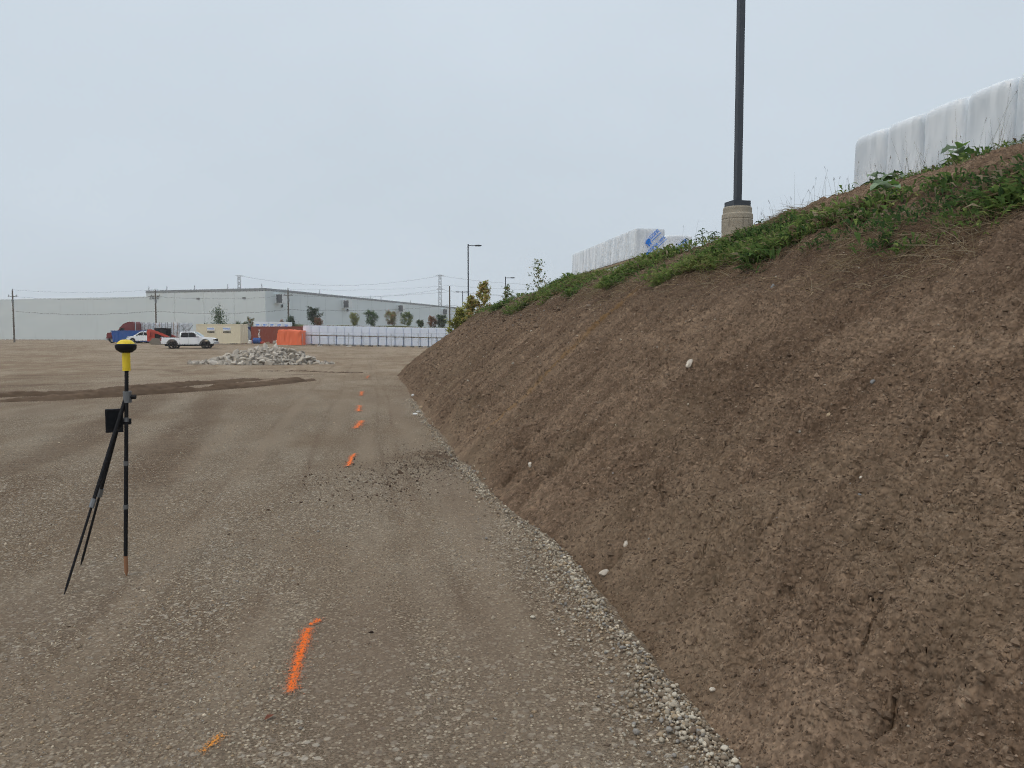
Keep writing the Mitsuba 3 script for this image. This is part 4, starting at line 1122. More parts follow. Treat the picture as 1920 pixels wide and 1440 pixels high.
for s in (3.6, 36.4, 73.2, 113.6):
    p = C0 + dR * s
    u = put('ventilation_unit', wall_box(p, dR, 0, 1.9, -.01, 8.75, 10.85, 2.1), 'mat_pale_metal', wh)
    # louvred near end: pale service strip by the wall, dark slats outside
    n_ = 9
    lv = MB()
    for i in range(n_):
        z0 = 8.88 + i * (1.82 / n_)
        a = p + nR * .62 - dR * .04
        b = p + nR * 2.02 - dR * .04
        pts = [a, b, b + dR * .07, a + dR * .07]
        lv.add(np.array([[*q, z] for z in (z0, z0 + .15) for q in pts]), np.array([[0, 3, 2, 1], [4, 5, 6, 7], [0, 1, 5, 4], [1, 2, 6, 5], [2, 3, 7, 6], [3, 0, 4, 7]]))
    put('louvre', lv.get(), 'mat_louver', u)
    put('backing', (lambda a, b: (np.array([[*q, z] for z in (8.82, 10.76) for q in (a, b, b + dR * .03, a + dR * .03)]), np.array([[0, 3, 2, 1], [4, 5, 6, 7], [0, 1, 5, 4], [1, 2, 6, 5], [2, 3, 7, 6], [3, 0, 4, 7]])))(p + nR * .58 - dR * .025, p + nR * 2.06 - dR * .025), 'mat_louver', u)
    lo = p + dR * 3.0 + nR * .25
    put('junction_box', MB().box(-.18, .18, -.18, .18, 7.9, 8.6).get((*lo, 0)), 'mat_louver', wh)

# ------------------------------------------------------------------ grass berm behind the wall of bundles
matc('mat_leaf_far', 0.8, 0.2)


def berm(x, y):
    a = (x + 9.0) * math.cos(CAMX) + (y - 133.5) * math.sin(CAMX)
    b = -(x + 9.0) * math.sin(CAMX) + (y - 133.5) * math.cos(CAMX)
    top = 3.38 - 0.027 * a + 0.5 * (fb(P2(a * .25, b * .25), 3, 3) - .5)
    return top * np.exp(-(b / 4.2) ** 4) * sstep(-16.5, -1, a) * (1 - sstep(45, 70, a)) - .05


A_, B_ = np.meshgrid(np.linspace(-17, 70, 220), np.linspace(-6.5, 6.5, 34))
bxv, byv = -9.0 + A_ * pc - B_ * ps, 133.5 + A_ * ps + B_ * pc
bz = berm(bxv, byv)
gcol = np.array([0.085, 0.085, 0.035]) * (0.6 + .9 * fb(P2(bxv, byv), 3, 2).reshape(-1, 1)) * np.array([1.0, 1.0, 1.0])
single('grass_berm', (np.stack([bxv, byv, bz], -1).reshape(-1, 3), grid_faces(34, 220)), 'mat_leaf_far', 'low grassy berm between the white wall of bundles and the warehouse', kind='structure', smooth=True, color=gcol)


# ------------------------------------------------------------------ leaves
def leaf_mesh(base, dirv, length, width, col, g, droop=0.25, fold=0.25):
    """Folded lance-shaped leaves: five points and four triangles each."""
    n = len(base)
    d = dirv / np.maximum(np.linalg.norm(dirv, axis=1, keepdims=True), 1e-9)
    up = np.tile([0, 0, 1.0], (n, 1)) + g.normal(0, .25, (n, 3))
    s = np.cross(d, up)
    s /= np.maximum(np.linalg.norm(s, axis=1, keepdims=True), 1e-9)
    nn = np.cross(s, d)
    L, W = length[:, None], width[:, None]
    m = base + d * L * .5
    tip = base + d * L - np.array([[0, 0, 1.0]]) * L * droop
    v = np.stack([base, m + s * W * .5 + nn * W * fold, m - s * W * .5 + nn * W * fold, m, tip], 1)
    f = np.array([[0, 1, 3], [0, 3, 2], [1, 4, 3], [3, 4, 2]])
    f = (f[None] + (np.arange(n) * 5)[:, None, None]).reshape(-1, 3)
    return v.reshape(-1, 3), f, np.repeat(col, 5, axis=0)


def join(parts):
    v, f, c, n = [], [], [], 0
    for a, b, d in parts:
        v.append(a)
        f.append(b + n)
        c.append(d)
        n += len(a)
    return (np.vstack(v), np.vstack(f)), np.vstack(c)


scene['mat_leaf'] = {'type': 'principledthin', 'base_color': {'type': 'mesh_attribute', 'name': 'vertex_color'}, 'roughness': 0.55, 'diff_trans': 0.75}
scene['mat_bark'] = {'type': 'principled', 'base_color': {'type': 'rgb', 'value': [0.10, 0.078, 0.06]}, 'roughness': 0.9}


def tree(name, label, cat, loc, h, w, kind, cols, seed, n=900, group=None, leaf=.16, trunk=0.03, bare=0.12):
    gg = np.random.default_rng(seed)
    t = thing(name, label, cat, group)
    m = MB()
    lean = gg.normal(0, .03, 2) * h
    hs = np.linspace(0, 1, 6)
    tp = np.stack([loc[0] + lean[0] * hs ** 2, loc[1] + lean[1] * hs ** 2, loc[2] - .1 + h * .97 * hs], 1)
    m.tube(tp, trunk * h / 3 * (1.05 - hs), 7)
    tips = []
    nb = {'conifer': 26, 'round': 18, 'column': 22, 'sparse': 15}[kind]
    for i in range(nb):
        q = bare + (1 - bare) * (i + .5) / nb * .96
        a = i * 2.4 + gg.normal(0, .4)
        rad = {'conifer': (1 - q) * .95 + .05, 'round': math.sqrt(max(1 - ((q - .5) / .56) ** 2, .03)), 'column': .45 + .55 * math.sin(math.pi * min(1, q * 1.05)) - .25 * q, 'sparse': .35 + .65 * (1 - q)}[kind] * w / 2 * gg.uniform(.6, 1.2)
        b0 = np.array([np.interp(q, hs, tp[:, k]) for k in range(3)])
        rise = {'conifer': .15, 'round': .45, 'column': 1.1, 'sparse': .6}[kind] * rad
        b1 = b0 + [rad * math.cos(a), rad * math.sin(a), rise]
        m.tube([b0, (b0 + b1) / 2 + [0, 0, .05 * rad], b1], [trunk * h / 3 * .35 * (1.1 - q), trunk * h / 3 * .22, .004], 5)
        tips.append((b0, b1))
    put('trunk', m.get(), 'mat_bark', t, 40)
    k = gg.integers(0, nb, n)
    u = np.clip(gg.beta(1.6, 1.1, n), 0, 1)[:, None]
    B0, B1 = np.array([a for a, _ in tips])[k], np.array([b for _, b in tips])[k]
    p = B0 + (B1 - B0) * (u * 1.05) + gg.normal(0, .07 * w, (n, 3)) * (.35 + u * .65)
    dv = (B1 - B0) * .4 + gg.normal(0, .35 * w / 2, (n, 3))
    ci = gg.choice(len(cols), n)
    low = np.array(cols)[ci] * (0.65 + .7 * fb(p * 1.7 + seed, 2, seed)[:, None]) * gg.uniform(.75, 1.25, (n, 1))
    ln = leaf * gg.uniform(.6, 1.4, n)
    lm = leaf_mesh(p, dv, ln, ln * (.32 if kind == 'conifer' else .6), low, gg)
    put('crown', (lm[0], lm[1]), 'mat_leaf', t, color=lm[2])


DG, MG, YG, RD, OL = (0.065, 0.108, 0.060), (0.13, 0.20, 0.085), (0.36, 0.38, 0.13), (0.36, 0.16, 0.10), (0.22, 0.23, 0.11)
FT = [
    ((-22.3, 128.8), 1.2, 4.9, 6.0, 'conifer', [DG, MG, DG], 'tall dark green tree with ragged side branches behind the beige container', .34, 3),
    ((-18.8, 129.3), 1.4, 2.2, 2.3, 'round', [DG, OL, MG], 'low spreading grey green shrub behind the right end of the beige container', .26, 4),
    ((-17.5, 129.6), 1.6, 2.9, 1.7, 'round', [OL, RD, MG], 'thin reddish tree right of the low shrub behind the containers', .2, 5),
    ((-12.9, 129.8), 1.6, 2.6, 1.6, 'conifer', [RD, OL, RD], 'narrow rust coloured tree beside the middle utility pole', .22, 6),
    ((-11.4, 130.0), 1.5, 3.1, 3.9, 'conifer', [(0.018, .055, .03), DG, DG], 'dark blue green young conifer above the orange tarpaulin', .30, 7),
    ((-7.9, 131.2), 2.6, 2.9, 2.5, 'round', [(.02, .035, .022), DG, DG], 'largest dark bushy tree above the left end of the white wall', .28, 8),
    ((-7.2, 130.4), 2.7, 1.7, 1.2, 'round', [RD, RD, OL], 'short red leaved bush in front of the dark bushy tree', .2, 9),
    ((-1.5, 131.3), 2.5, 2.2, 1.4, 'round', [YG, YG, OL], 'yellow green young tree, first right of the dark bushy tree', .22, 10),
    ((1.2, 131.5), 2.4, 2.6, 2.2, 'round', [MG, DG, MG], 'mid green round young tree above the middle of the white wall', .26, 11),
    ((4.5, 130.9), 2.3, 2.4, 1.8, 'round', [OL, RD, YG], 'young tree part yellow part red above the white wall', .24, 12),
    ((6.9, 130.4), 2.2, 2.4, 1.9, 'round', [MG, YG, MG], 'light green young tree right of the part red tree', .24, 13),
    ((9.1, 130.0), 2.1, 1.2, 1.1, 'round', [MG, OL, DG], 'smallest green bush on the berm toward its right end', .2, 14),
    ((11.1, 129.7), 2.0, 1.9, 1.5, 'round', [RD, RD, OL], 'dull red bush near the right end of the berm', .22, 15),
    ((12.5, 129.4), 1.9, 2.1, 1.6, 'round', [DG, MG, DG], 'dark green bush at the right end of the berm beside the bare pole', .24, 16),
]
for (x, y), z, h, w, kind, cols, lab, lf_, sd in FT:
    zb = max(float(berm(np.array([x]), np.array([y]))[0]), gz(x, y)) - .05
    tree('berm_tree', lab, 'tree', (x, y, zb), h + max(0, z - zb), w, kind, cols, sd, 1300, 'young trees before the warehouse', lf_)
AUT, GOLD, DRY = (0.55, 0.38, 0.16), (0.48, 0.48, 0.13), (0.50, 0.38, 0.20)
for (x, y), h, w, cols, lab, sd in [((5.45, 46.2), 3.3, 1.3, [GOLD, YG, GOLD, (.20, .19, .05)], 'yellow green columnar tree, leftmost of the autumn trees past the end of the bank', 30), ((6.15, 45.6), 4.2, 1.0, [AUT, GOLD, YG, YG], 'slender tree with orange brown leaves standing in front of the far lamp post', 31),
                                    ((6.72, 45.2), 5.0, 1.25, [AUT, GOLD, YG, DRY, YG], 'tallest brown leaved columnar tree, rightmost of the autumn trees past the bank end', 32), ((5.85, 45.9), 2.7, 1.2, [GOLD, (.17, .18, .05), YG], 'low golden bush at the foot of the autumn trees', 33)]:
    tree('autumn_tree', lab, 'tree', (x, y, gz(x, y)), h, w, 'column', cols, sd, 4200, 'autumn trees past the end of the bank', .15, .022, .05)
tree('bare_sapling', 'thin bare sapling right of the plain wooden pole', 'tree', (13.3, 119.5, 0), 5.2, 1.0, 'column', [DRY, OL], 40, 30, None, .12, .02)

# ------------------------------------------------------------------ lamp posts, poles, wires, towers
def lamp(loc, h, label, heads=1, sq=.12, rz=CAMX, base_h=None):
    t = thing('lamp_post', label, 'lamp post', 'dark square lamp posts')
    x, y, z = loc
    put('pole', MB().box(-sq / 2, sq / 2, -sq / 2, sq / 2, 0, h).get(loc, rz), 'mat_lamp_pole', t)
    put('base_cover', MB().box(-sq * 1.55, sq * 1.55, -sq * 1.55, sq * 1.55, 0, sq * .95).get(loc, rz), 'mat_lamp_pole', t)
    for s in ((1,) if heads == 1 else (1, -1)):
        m = MB().box(*sorted((s * sq / 2, s * .75)), -.035, .035, h - .18, h - .11)
        a = put('arm', m.get(loc, rz), 'mat_lamp_pole', t)
        xs = np.linspace(0, 1, 9)
        prof = np.sin(np.pi * np.clip(xs * .92 + .06, 0, 1)) ** .6
        v, f = [], []
        for q, pq in zip(xs, prof):
            for ang in np.linspace(0, 2 * math.pi, 13)[:-1]:
                v.append([s * (.62 + q * .72), .19 * pq * math.cos(ang), h - .135 + .085 * pq * math.sin(ang)])
        for i in range(8):
            for j in range(12):
                f.append([i * 12 + j, i * 12 + (j + 1) % 12, (i + 1) * 12 + (j + 1) % 12, (i + 1) * 12 + j])
        put('lamp_head', (spin(np.array(v), loc, rz), np.array(f)), 'mat_lamp_pole', a, 50)
    return t


# the near lamp on its concrete footing at the top of the bank
LX, LY = 7.88, 15.82
lz = float(bank_z(np.array([LX]), np.array([LY]), False)[0])
scene['mat_concrete'] = {'type': 'bumpmap', 'scale': 0.003, 'tex': mikit.proc(lambda p, n, uv: mikit.fbm(p.x * 60, p.y * 60, p.z * 60, 2)), 'bsdf': {'type': 'principled', 'base_color': mikit.proc(lambda p, n, uv: mikit.mix((0.30, 0.265, 0.21), (0.41, 0.37, 0.30), mikit.fbm(p.x * 5, p.y * 5, p.z * 9, 3)) * (1 - .25 * mikit.smoothstep(.62, .8, mikit.fbm(p.x * 14, p.y * 14, p.z * 2, 2)))), 'roughness': 0.9}}
nl = lamp((LX, LY, 4.36), 9.4, 'nearest dark lamp post, tall pole on a round concrete footing on top of the bank', 1, .128, CAMX + .25)
prof = [(.0, -1.6), (.325, -1.6), (.325, -.56), (.318, -.545), (.325, -.53), (.325, -.28), (.316, -.265), (.325, -.25), (.322, -.16), (.300, -.135), (.300, -.10), (.30, -.03), (.285, 0.0), (0, 0.0)]
rv = trimesh.creation.revolve(np.array(prof), sections=40)
v = np.array(rv.vertices) + [LX, LY, 4.36]
put('concrete_footing', (v, np.array(rv.faces)), 'mat_concrete', nl, 25)
lamp((10.05, 76.5, -.1), 10.5, 'second lamp post from the camera, rising out of the autumn trees', 1, .12)
lamp((19.45, 108.3, -.1), 9.75, 'single headed lamp post third from the camera, its foot hidden by the bank', 1, .125)
lamp((18.5, 149.1, 0), 9.85, 'farthest lamp post, with two heads, left of the second post', 2, .14)


def upole(x, y, ztop, label, arms=True):
    t = thing('utility_pole', label, 'utility pole', 'wooden utility poles')
    z = gz(x, y)
    put('pole', MB().tube([[x, y, z - .2], [x, y, ztop]], [.16, .10], 8).get(), 'mat_wood_pole', t, 40)
    if arms:
        put('crossarm', MB().box(-.75, .75, -.06, .06, 0, .1).get((x, y, ztop - 1.0), CAMX), 'mat_wood_pole', t)
        m = MB()
        for s in (-.65, .65):
            m.tube([[s, 0, .1], [s, 0, .3]], .05, 6)
        m.tube([[0, 0, 1.0], [0, 0, 1.3]], .05, 6)
        put('insulator', m.get((x, y, ztop - 1.0), CAMX), 'mat_steel', t)
        m = MB().tube([[.12, -.2, 0], [.12, -.2, .6]], .16, 8)
        put('fuse_box', m.get((x, y, ztop - 2.1), CAMX), 'mat_steel', t)


POLES = [(-57.0, 143.5, 8.9), (-33.68, 138.6, 8.9), (-12.67, 139.75, 9.3), (15.0, 139.6, 10.2), (44.0, 141.0, 10.0)]
upole(*POLES[0], 'wooden utility pole at the far left with a crossarm')
upole(*POLES[1], 'wooden utility pole rising behind the loader cab, left of the beige container')
upole(*POLES[2], 'middle wooden utility pole above the orange tarpaulin')
upole(*POLES[3], 'plain wooden pole without crossarm near the right end of the white wall', False)


def wire(a, b, sag):
    s = np.linspace(0, 1, 25)[:, None]
    p = np.array(a) + (np.array(b) - np.array(a)) * s
    p[:, 2] -= sag * 4 * (s * (1 - s))[:, 0]
    return p


NM = ['top', 'middle', 'low']
for i in range(4):
    a, b = POLES[i], POLES[i + 1]
    for j, (dz, sag, r) in enumerate([(0.1, .45, .012), (-1.0, .5, .014), (-3.4, .55, .022)]):
        where = ['at the far left', 'between the left and the middle utility pole', 'between the middle utility pole and the plain pole', 'right of the plain pole above the bank'][i]
        single('power_line', MB().tube(wire((a[0], a[1], a[2] + dz), (b[0], b[1], b[2] + dz), sag), r, 4, False).get(), 'mat_wire', f'{NM[j]} overhead wire {where}', 'power line', 'overhead wires')


def tower(x, y, ztop, w0, label):
    t = thing('transmission_tower', label, 'transmission tower', 'lattice transmission towers')
    m = MB()
    zs = np.linspace(0, ztop, 13)
    ws = np.interp(zs / ztop, [0, .6, 1], [w0, w0 * .42, w0 * .34])
    r = .085
    for sx in (-1, 1):
        for sy in (-1, 1):
            m.tube(np.stack([x + sx * ws, y + sy * ws, zs], 1), r * 1.3, 5)
    for i in range(12):
        for (ax, ay), (bx_, by_) in ((( -1, -1), (1, -1)), ((1, -1), (1, 1)), ((1, 1), (-1, 1)), ((-1, 1), (-1, -1))):
            m.tube([[x + ax * ws[i], y + ay * ws[i], zs[i]], [x + bx_ * ws[i + 1], y + by_ * ws[i + 1], zs[i + 1]]], r, 4, False)
            m.tube([[x + bx_ * ws[i], y + by_ * ws[i], zs[i]], [x + ax * ws[i + 1], y + ay * ws[i + 1], zs[i + 1]]], r, 4, False)
    put('lattice', m.get(), 'mat_galv', t)
    for zz, hw in ((ztop - .1, w0 * 1.25), (ztop * .77, w0 * 1.05)):
        ar = MB()
        for sy in (-.4, .4):
            ar.tube([[x - hw, y + sy, zz], [x + hw, y + sy, zz]], r, 5)
        ar.tube([[x - hw, y, zz], [x, y, zz + 1.6 if zz < ztop - 1 else zz + .3], [x + hw, y, zz]], r, 5)
        put('crossarm', ar.get(), 'mat_galv', t)


tower(-69.5, 471, 35, 1.9, 'lattice transmission tower behind the left part of the warehouse roof')
tower(42.9, 450, 35.3, 1.9, 'lattice transmission tower behind the right end of the warehouse roof')
tt = [(-69.5, 471), (42.9, 450)]
for j, (zz, sag, lab) in enumerate([(35.0, 5.5, 'high voltage line strung at the top between the two lattice towers'), (27.3, 5.0, 'high voltage line strung lower between the two lattice towers')]):
    single('high_voltage_line', MB().tube(wire((*tt[0], zz), (*tt[1], zz), sag), .05, 4, False).get(), 'mat_wire', lab, 'power line')
    single('high_voltage_line', MB().tube(wire((*tt[1], zz), (175, 430, zz + 1), sag), .05, 4, False).get(), 'mat_wire', lab.replace('between the two lattice towers', 'from the right lattice tower out of the picture'), 'power line')

# ------------------------------------------------------------------ wrapped bundles on top of the bank
scene['mat_film_near'] = {'type': 'twosided', 'bsdf': {'type': 'principled', 'base_color': mikit.proc(lambda p, n, uv: mikit.mix((0.66, 0.71, 0.76), (0.82, 0.86, 0.90), mikit.smoothstep(.25, .7, mikit.fbm(p.x * 7, p.y * 7, p.z * 1.1, 3)))), 'roughness': 0.38, 'specular': 0.45}}
BU = 1.035


def bank_bundle(x0, y0, zb, seed, label, group, w=1.20, h=1.09, sub=4, crown=.05, rr=.10, gap=.03):
    t = thing('wrapped_bundle', label, 'bundle', group)
    v, f = bundle_mesh(w, BU - gap, h, seed, sub, rr, .030, crown)
    put('wrap', (v + [x0 + w / 2, y0 + BU / 2, zb], f), 'mat_film_near', t, 50)
    m = MB()
    m.box(x0 + .02, x0 + w - .02, y0 + .02, y0 + BU - .02, zb - .09, zb - .01)
    put('board', m.get(), 'mat_timber', t)
    gg = np.random.default_rng(seed)
    m = MB()
    for q in (.06, w - .40):
        m.box(x0 + q, x0 + q + .34, y0 + .08, y0 + BU - .22, zb - .52 - .3, zb - .10)
    put('block', m.get(), 'mat_white', t)
    return t


def sprayed_print(t, text, size, x, y, z, ang, emblem=True):
    """Blue print on the end of a bundle, reading upwards to the right; the face looks back along -y."""
    tm = meshkit.text_mesh(text, size, .004, True)
    v = np.array(tm.vertices)
    em = MB()
    mm = trimesh.creation.icosphere(2)
    L = v[:, 0].max()
    bar = np.array(trimesh.creation.box((L + .05, size * .20, .004)).vertices) + [L / 2, -size * .55, .002]
    mm = MB().add(v, tm.faces).add(bar, trimesh.creation.box((1, 1, 1)).faces)
    if emblem:
        from shapely.geometry import Point, box as sbox
        from shapely import union_all
        b = size
        s = union_all([Point(-b * 1.1, 0).buffer(b * .75), Point(-b * .55, b * .25).buffer(b * .5), sbox(-b * 1.75, -b * 1.25, -b * 1.35, 0), sbox(-b * 1.0, -b * 1.2, -b * .62, 0), Point(-b * 1.75, b * .1).buffer(b * .35)])
        e = trimesh.creation.extrude_polygon(s, .004, engine='earcut')
        mm.add(e.vertices, e.faces)
    v, f = mm.get()
    c, s = math.cos(ang), math.sin(ang)
    px, pz = v[:, 0] * c - v[:, 1] * s, v[:, 0] * s + v[:, 1] * c
    put('blue_print', (np.stack([x + px, y - v[:, 2], z + pz], 1), f), 'mat_blue_print', t)


Z1 = 4.56
for i in range(9):
    y0 = 28.6 + i * BU
    t = bank_bundle(10.13, y0, Z1 - .008 * i, 400 + i, f'white wrapped bundle in the far front row on the bank, {ORD[i]} from near end' + (', printed' if i == 0 else ''), 'far front row of bundles on the bank', crown=.03, rr=.07, gap=.07)
    if i == 0:
        sprayed_print(t, 'SOPR', .125, 10.13 + .60, y0 - .03, Z1 + .68, math.radians(42))
        sprayed_print(t, 'SOPRA-XPS', .105, 10.13 + .55, y0 - .03, Z1 + .18, math.radians(42))
        sprayed_print(t, 'SOPR', .10, 10.13 + .82, y0 - .03, Z1 + .02, math.radians(42), False)
for i in range(6):
    y0 = 29.9 + i * BU
    t = bank_bundle(11.85, y0, Z1 - .05, 420 + i, f'white wrapped bundle in the far back row on the bank, {ORD[i]} from near end' + (', printed' if i == 0 else ''), 'far back row of bundles on the bank', w=1.17, crown=.03)
    if i == 0:
        sprayed_print(t, 'SOPR', .115, 11.85 + .58, y0 - .03, Z1 + .55, math.radians(42))
for i in range(7):
    y0 = 14.05 - i * BU
    bank_bundle(10.02, y0, 4.53, 440 + i, f'large white wrapped bundle of the near row on the bank, {ORD[i]} from the lamp post', 'near row of bundles on the bank', h=1.14, crown=.14, rr=.20, gap=.06)

# ------------------------------------------------------------------ weeds along the crest
gw = np.random.default_rng(77)
GREENS = np.array([[0.065, 0.120, 0.045], [0.105, 0.175, 0.055], [0.150, 0.230, 0.068], [0.210, 0.285, 0.085], [0.280, 0.310, 0.115]])
STRAW = np.array([[0.42, 0.33, 0.21], [0.32, 0.24, 0.145], [0.52, 0.43, 0.30], [0.24, 0.17, 0.105]])
parts = []
n = 17000
yy = 5.2 * np.exp(gw.random(n) ** 1.25 * math.log(33.5 / 5.2))
which = gw.random(n)
edge = 0.35 * (fb(P2(yy * 0, yy * .7), 3, 90) - .5) * 2
dd = np.where(which < .62, 3.55 + edge + np.abs(gw.normal(0, .62, n)) - .28, np.where(which < .86, gw.uniform(6.5, 7.9, n), gw.uniform(3.4, 7, n)))
xx = TOE + dd
cov = fb(P2(xx * .75, yy * .55, 2), 3, 91)
far = sstep(12, 22, yy)
ok = gw.random(n) < np.clip((cov - np.where(yy < 13, .465, .50)) * 5.5, .03, .95) * np.where(which < .86, 1, .4 + .5 * far)
gap = (dd > 4.75) & (dd < 6.35) & (gw.random(n) > .10 + .75 * far)
ok &= ~gap & (bank_d(xx, yy) > 2.9)
xx, yy, dd = xx[ok], yy[ok], dd[ok]
zz = bank_z(xx, yy)
tone = fb(P2(xx * .9, yy * .6, 6), 2, 95)
for lv in range(17):
    m = len(xx)
    keep = gw.random(m) < np.where(lv < 9, 1, .55)
    a = gw.uniform(0, 2 * np.pi, m)
    el = gw.uniform(.15, 1.35, m)
    dv = np.stack([np.cos(a) * np.cos(el) - .15, np.sin(a) * np.cos(el), np.sin(el)], 1)
    st = gw.uniform(0, .10, m)
    b = np.stack([xx, yy, zz - .01], 1) + np.stack([np.cos(a) * .05, np.sin(a) * .05, st], 1) + gw.normal(0, .035, (m, 3)) * [1, 1, .2]
    L = gw.uniform(.05, .17, m) * (1 + .3 * sstep(10, 25, yy)) * (.75 + .9 * nz(P2(xx * 2.2, yy * 1.8, 1), 101) ** 2)
    ci = np.clip((tone * 5 + gw.normal(0, .9, m)).astype(int), 0, 4)
    col = GREENS[ci] * gw.uniform(.7, 1.35, (m, 1))
    dead = gw.random(m) < .07 + .25 * (nz(P2(xx * 1.3, yy * .9, 3), 99) > .62)
    col = np.where(dead[:, None], STRAW[gw.integers(0, 4, m)] * .75, col)
    a_, b_, c_ = leaf_mesh(b[keep], dv[keep], L[keep], (L * gw.uniform(.12, .32, m))[keep], col[keep], gw, .35)
    parts.append((a_, b_, c_))
mw, cw = join(parts)
single('weeds', mw, 'mat_leaf', 'low green weeds and grass clumps along the top edge of the bank', kind='stuff', color=cw)


def blades(base, dirs, L, r0, col, bend, g, segs=3):
    """Thin ribbons that bend over: grass stems, straw and roots."""
    n = len(base)
    d = dirs / np.linalg.norm(dirs, axis=1, keepdims=True)
    s = np.cross(d, [0.3, 0.9, 0.2])
    s /= np.maximum(np.linalg.norm(s, axis=1, keepdims=True), 1e-9)
    v = []
    for i in range(segs + 1):
        q = i / segs
        c = base + d * (L * q)[:, None] + bend * (L * q * q)[:, None]
        w = (r0 * (1 - .8 * q))[:, None]
        v += [c - s * w, c + s * w]
    v = np.stack(v, 1)
    f = np.array([[2 * i, 2 * i + 1, 2 * i + 3] for i in range(segs)] + [[2 * i, 2 * i + 3, 2 * i + 2] for i in range(segs)])
    f = (f[None] + (np.arange(n) * (2 * segs + 2))[:, None, None]).reshape(-1, 3)
    return v.reshape(-1, 3), f, np.repeat(col, 2 * segs + 2, axis=0)


parts = []
n = 9000
yy = 5.0 * np.exp(gw.random(n) * math.log(33 / 5.0))
dd = np.where(gw.random(n) < .6, 3.35 + gw.normal(0, .28, n), gw.uniform(3.3, 7.6, n))
xx = TOE + dd
cl2 = sstep(.45, .62, fb(P2(xx * .9, yy * .9, 9), 2, 97))
ok = (gw.random(n) < .15 + .85 * cl2) & (bank_d(xx, yy) > 2.6)
xx, yy = xx[ok], yy[ok]
n = len(xx)
b = P2(xx, yy, bank_z(xx, yy) + .01)
dv = np.stack([-np.abs(gw.normal(.6, .35, n)), gw.normal(0, .45, n), gw.uniform(-.55, .5, n)], 1)
parts.append(blades(b, dv, gw.uniform(.06, .26, n), .0018 + .00022 * yy, STRAW[gw.integers(0, 4, n)] * gw.uniform(.7, 1.2, (n, 1)), gw.normal(0, .2, (n, 3)) + [-.1, 0, -.35], gw))
n = 1500                                             # strands and roots over the whole face
yy = 1.8 * np.exp(gw.random(n) * math.log(26 / 1.8))
xx = TOE + gw.uniform(.05, 3.6, n)
dv = np.stack([-gw.uniform(-.3, 1, n), gw.normal(0, .6, n), np.zeros(n)], 1)
dv[:, 2] = dv[:, 0] * .72
parts.append(blades(P2(xx, yy, bank_z(xx, yy) + .006), dv, gw.uniform(.02, .09, n) * (.6 + .05 * yy), .0007 + .00018 * yy, STRAW[gw.integers(0, 4, n)] * .9, gw.normal(0, .12, (n, 3)) + [0, 0, .1], gw))
ms, cs = join(parts)
single('dry_grass', ms, 'mat_leaf', 'pale straw, dead grass and roots hanging below the weeds on the bank', kind='stuff', color=cs)

parts, heads = [], []
n = 420                                              # tall seeding grass against the sky
yy = 6.0 * np.exp(gw.random(n) * math.log(26 / 6.0))
xx = TOE + gw.uniform(6.3, 8.6, n)
L = gw.uniform(.25, .75, n) * np.where(gw.random(n) < .3, 1.25, .8)
dv = np.stack([gw.normal(0, .16, n), gw.normal(.03, .16, n), np.ones(n)], 1)
bend = gw.normal(0, .10, (n, 3)) * [1, 1, 0]
b = P2(xx, yy, bank_z(xx, yy) - .01)
colr = np.where(gw.random((n, 1)) < .5, np.array([[.16, .13, .08]]), np.array([[.10, .11, .05]])) * gw.uniform(.7, 1.3, (n, 1))
parts.append(blades(b, dv, L, .0014 + .0001 * yy, colr, bend, gw))
tips = b + dv / np.linalg.norm(dv, axis=1, keepdims=True) * L[:, None] + bend * L[:, None]
hd = gw.random(n) < .45
parts.append(leaf_mesh(tips[hd] - dv[hd] * .06, dv[hd] + bend[hd], gw.uniform(.05, .11, hd.sum()), np.full(hd.sum(), .010), np.tile([[.085, .062, .045]], (hd.sum(), 1)), gw, 0, .4))
mg, cg = join(parts)
single('tall_grass', mg, 'mat_leaf', 'tall thin seeding grass stalks standing against the sky on the bank top', kind='stuff', color=cg)


def leafy_plant(name, x, y, h, nl_, ll, lw, label, cols, seed, group=None, up=.55, z=None):
    gg = np.random.default_rng(seed)
    t = thing(name, label, 'plant', group)
    z0 = float(bank_z(np.array([x]), np.array([y]))[0]) if z is None else z
    m = MB()
    m.tube([[x, y, z0 - .05], [x + .02, y, z0 + h * .5], [x + .01, y + .02, z0 + h]], [.010, .008, .004], 6)
    put('stem', m.get(), 'mat_stem', t)
    v, f, c, k = [], [], [], 0
    ns = 7
    for i in range(nl_):
        q = .25 + .75 * (i + .5) / nl_
        a = i * 2.4 + gg.normal(0, .3)
        L, W = ll * gg.uniform(.7, 1.2) * (1.15 - .4 * q), lw * gg.uniform(.8, 1.2) * (1.1 - .3 * q)
        d = np.array([math.cos(a), math.sin(a), up * gg.uniform(.5, 1.4)])
        s = np.array([-math.sin(a), math.cos(a), 0])
        b = np.array([x, y, z0 + h * q])
        col = np.array(cols[i % len(cols)]) * gg.uniform(.8, 1.25)
        for j in range(ns):
            u = j / (ns - 1)
            wv = W * math.sin(math.pi * min(1, .08 + u * .92)) ** .8 * .5
            cc = b + d * L * u - np.array([0, 0, 1]) * L * .75 * u * u
            cr_ = .015 * math.sin(u * 17 + i)
            v += [cc + s * wv + [0, 0, wv * .35 + cr_], cc, cc - s * wv + [0, 0, wv * .35 - cr_]]
            c += [col, col * .85, col]
        for j in range(ns - 1):
            o = k + 3 * j
            f += [[o, o + 1, o + 4, o + 3], [o + 1, o + 2, o + 5, o + 4]]
        k += 3 * ns
    put('leaves', (np.array(v), np.array(f)), 'mat_leaf', t, True, color=np.array(c))


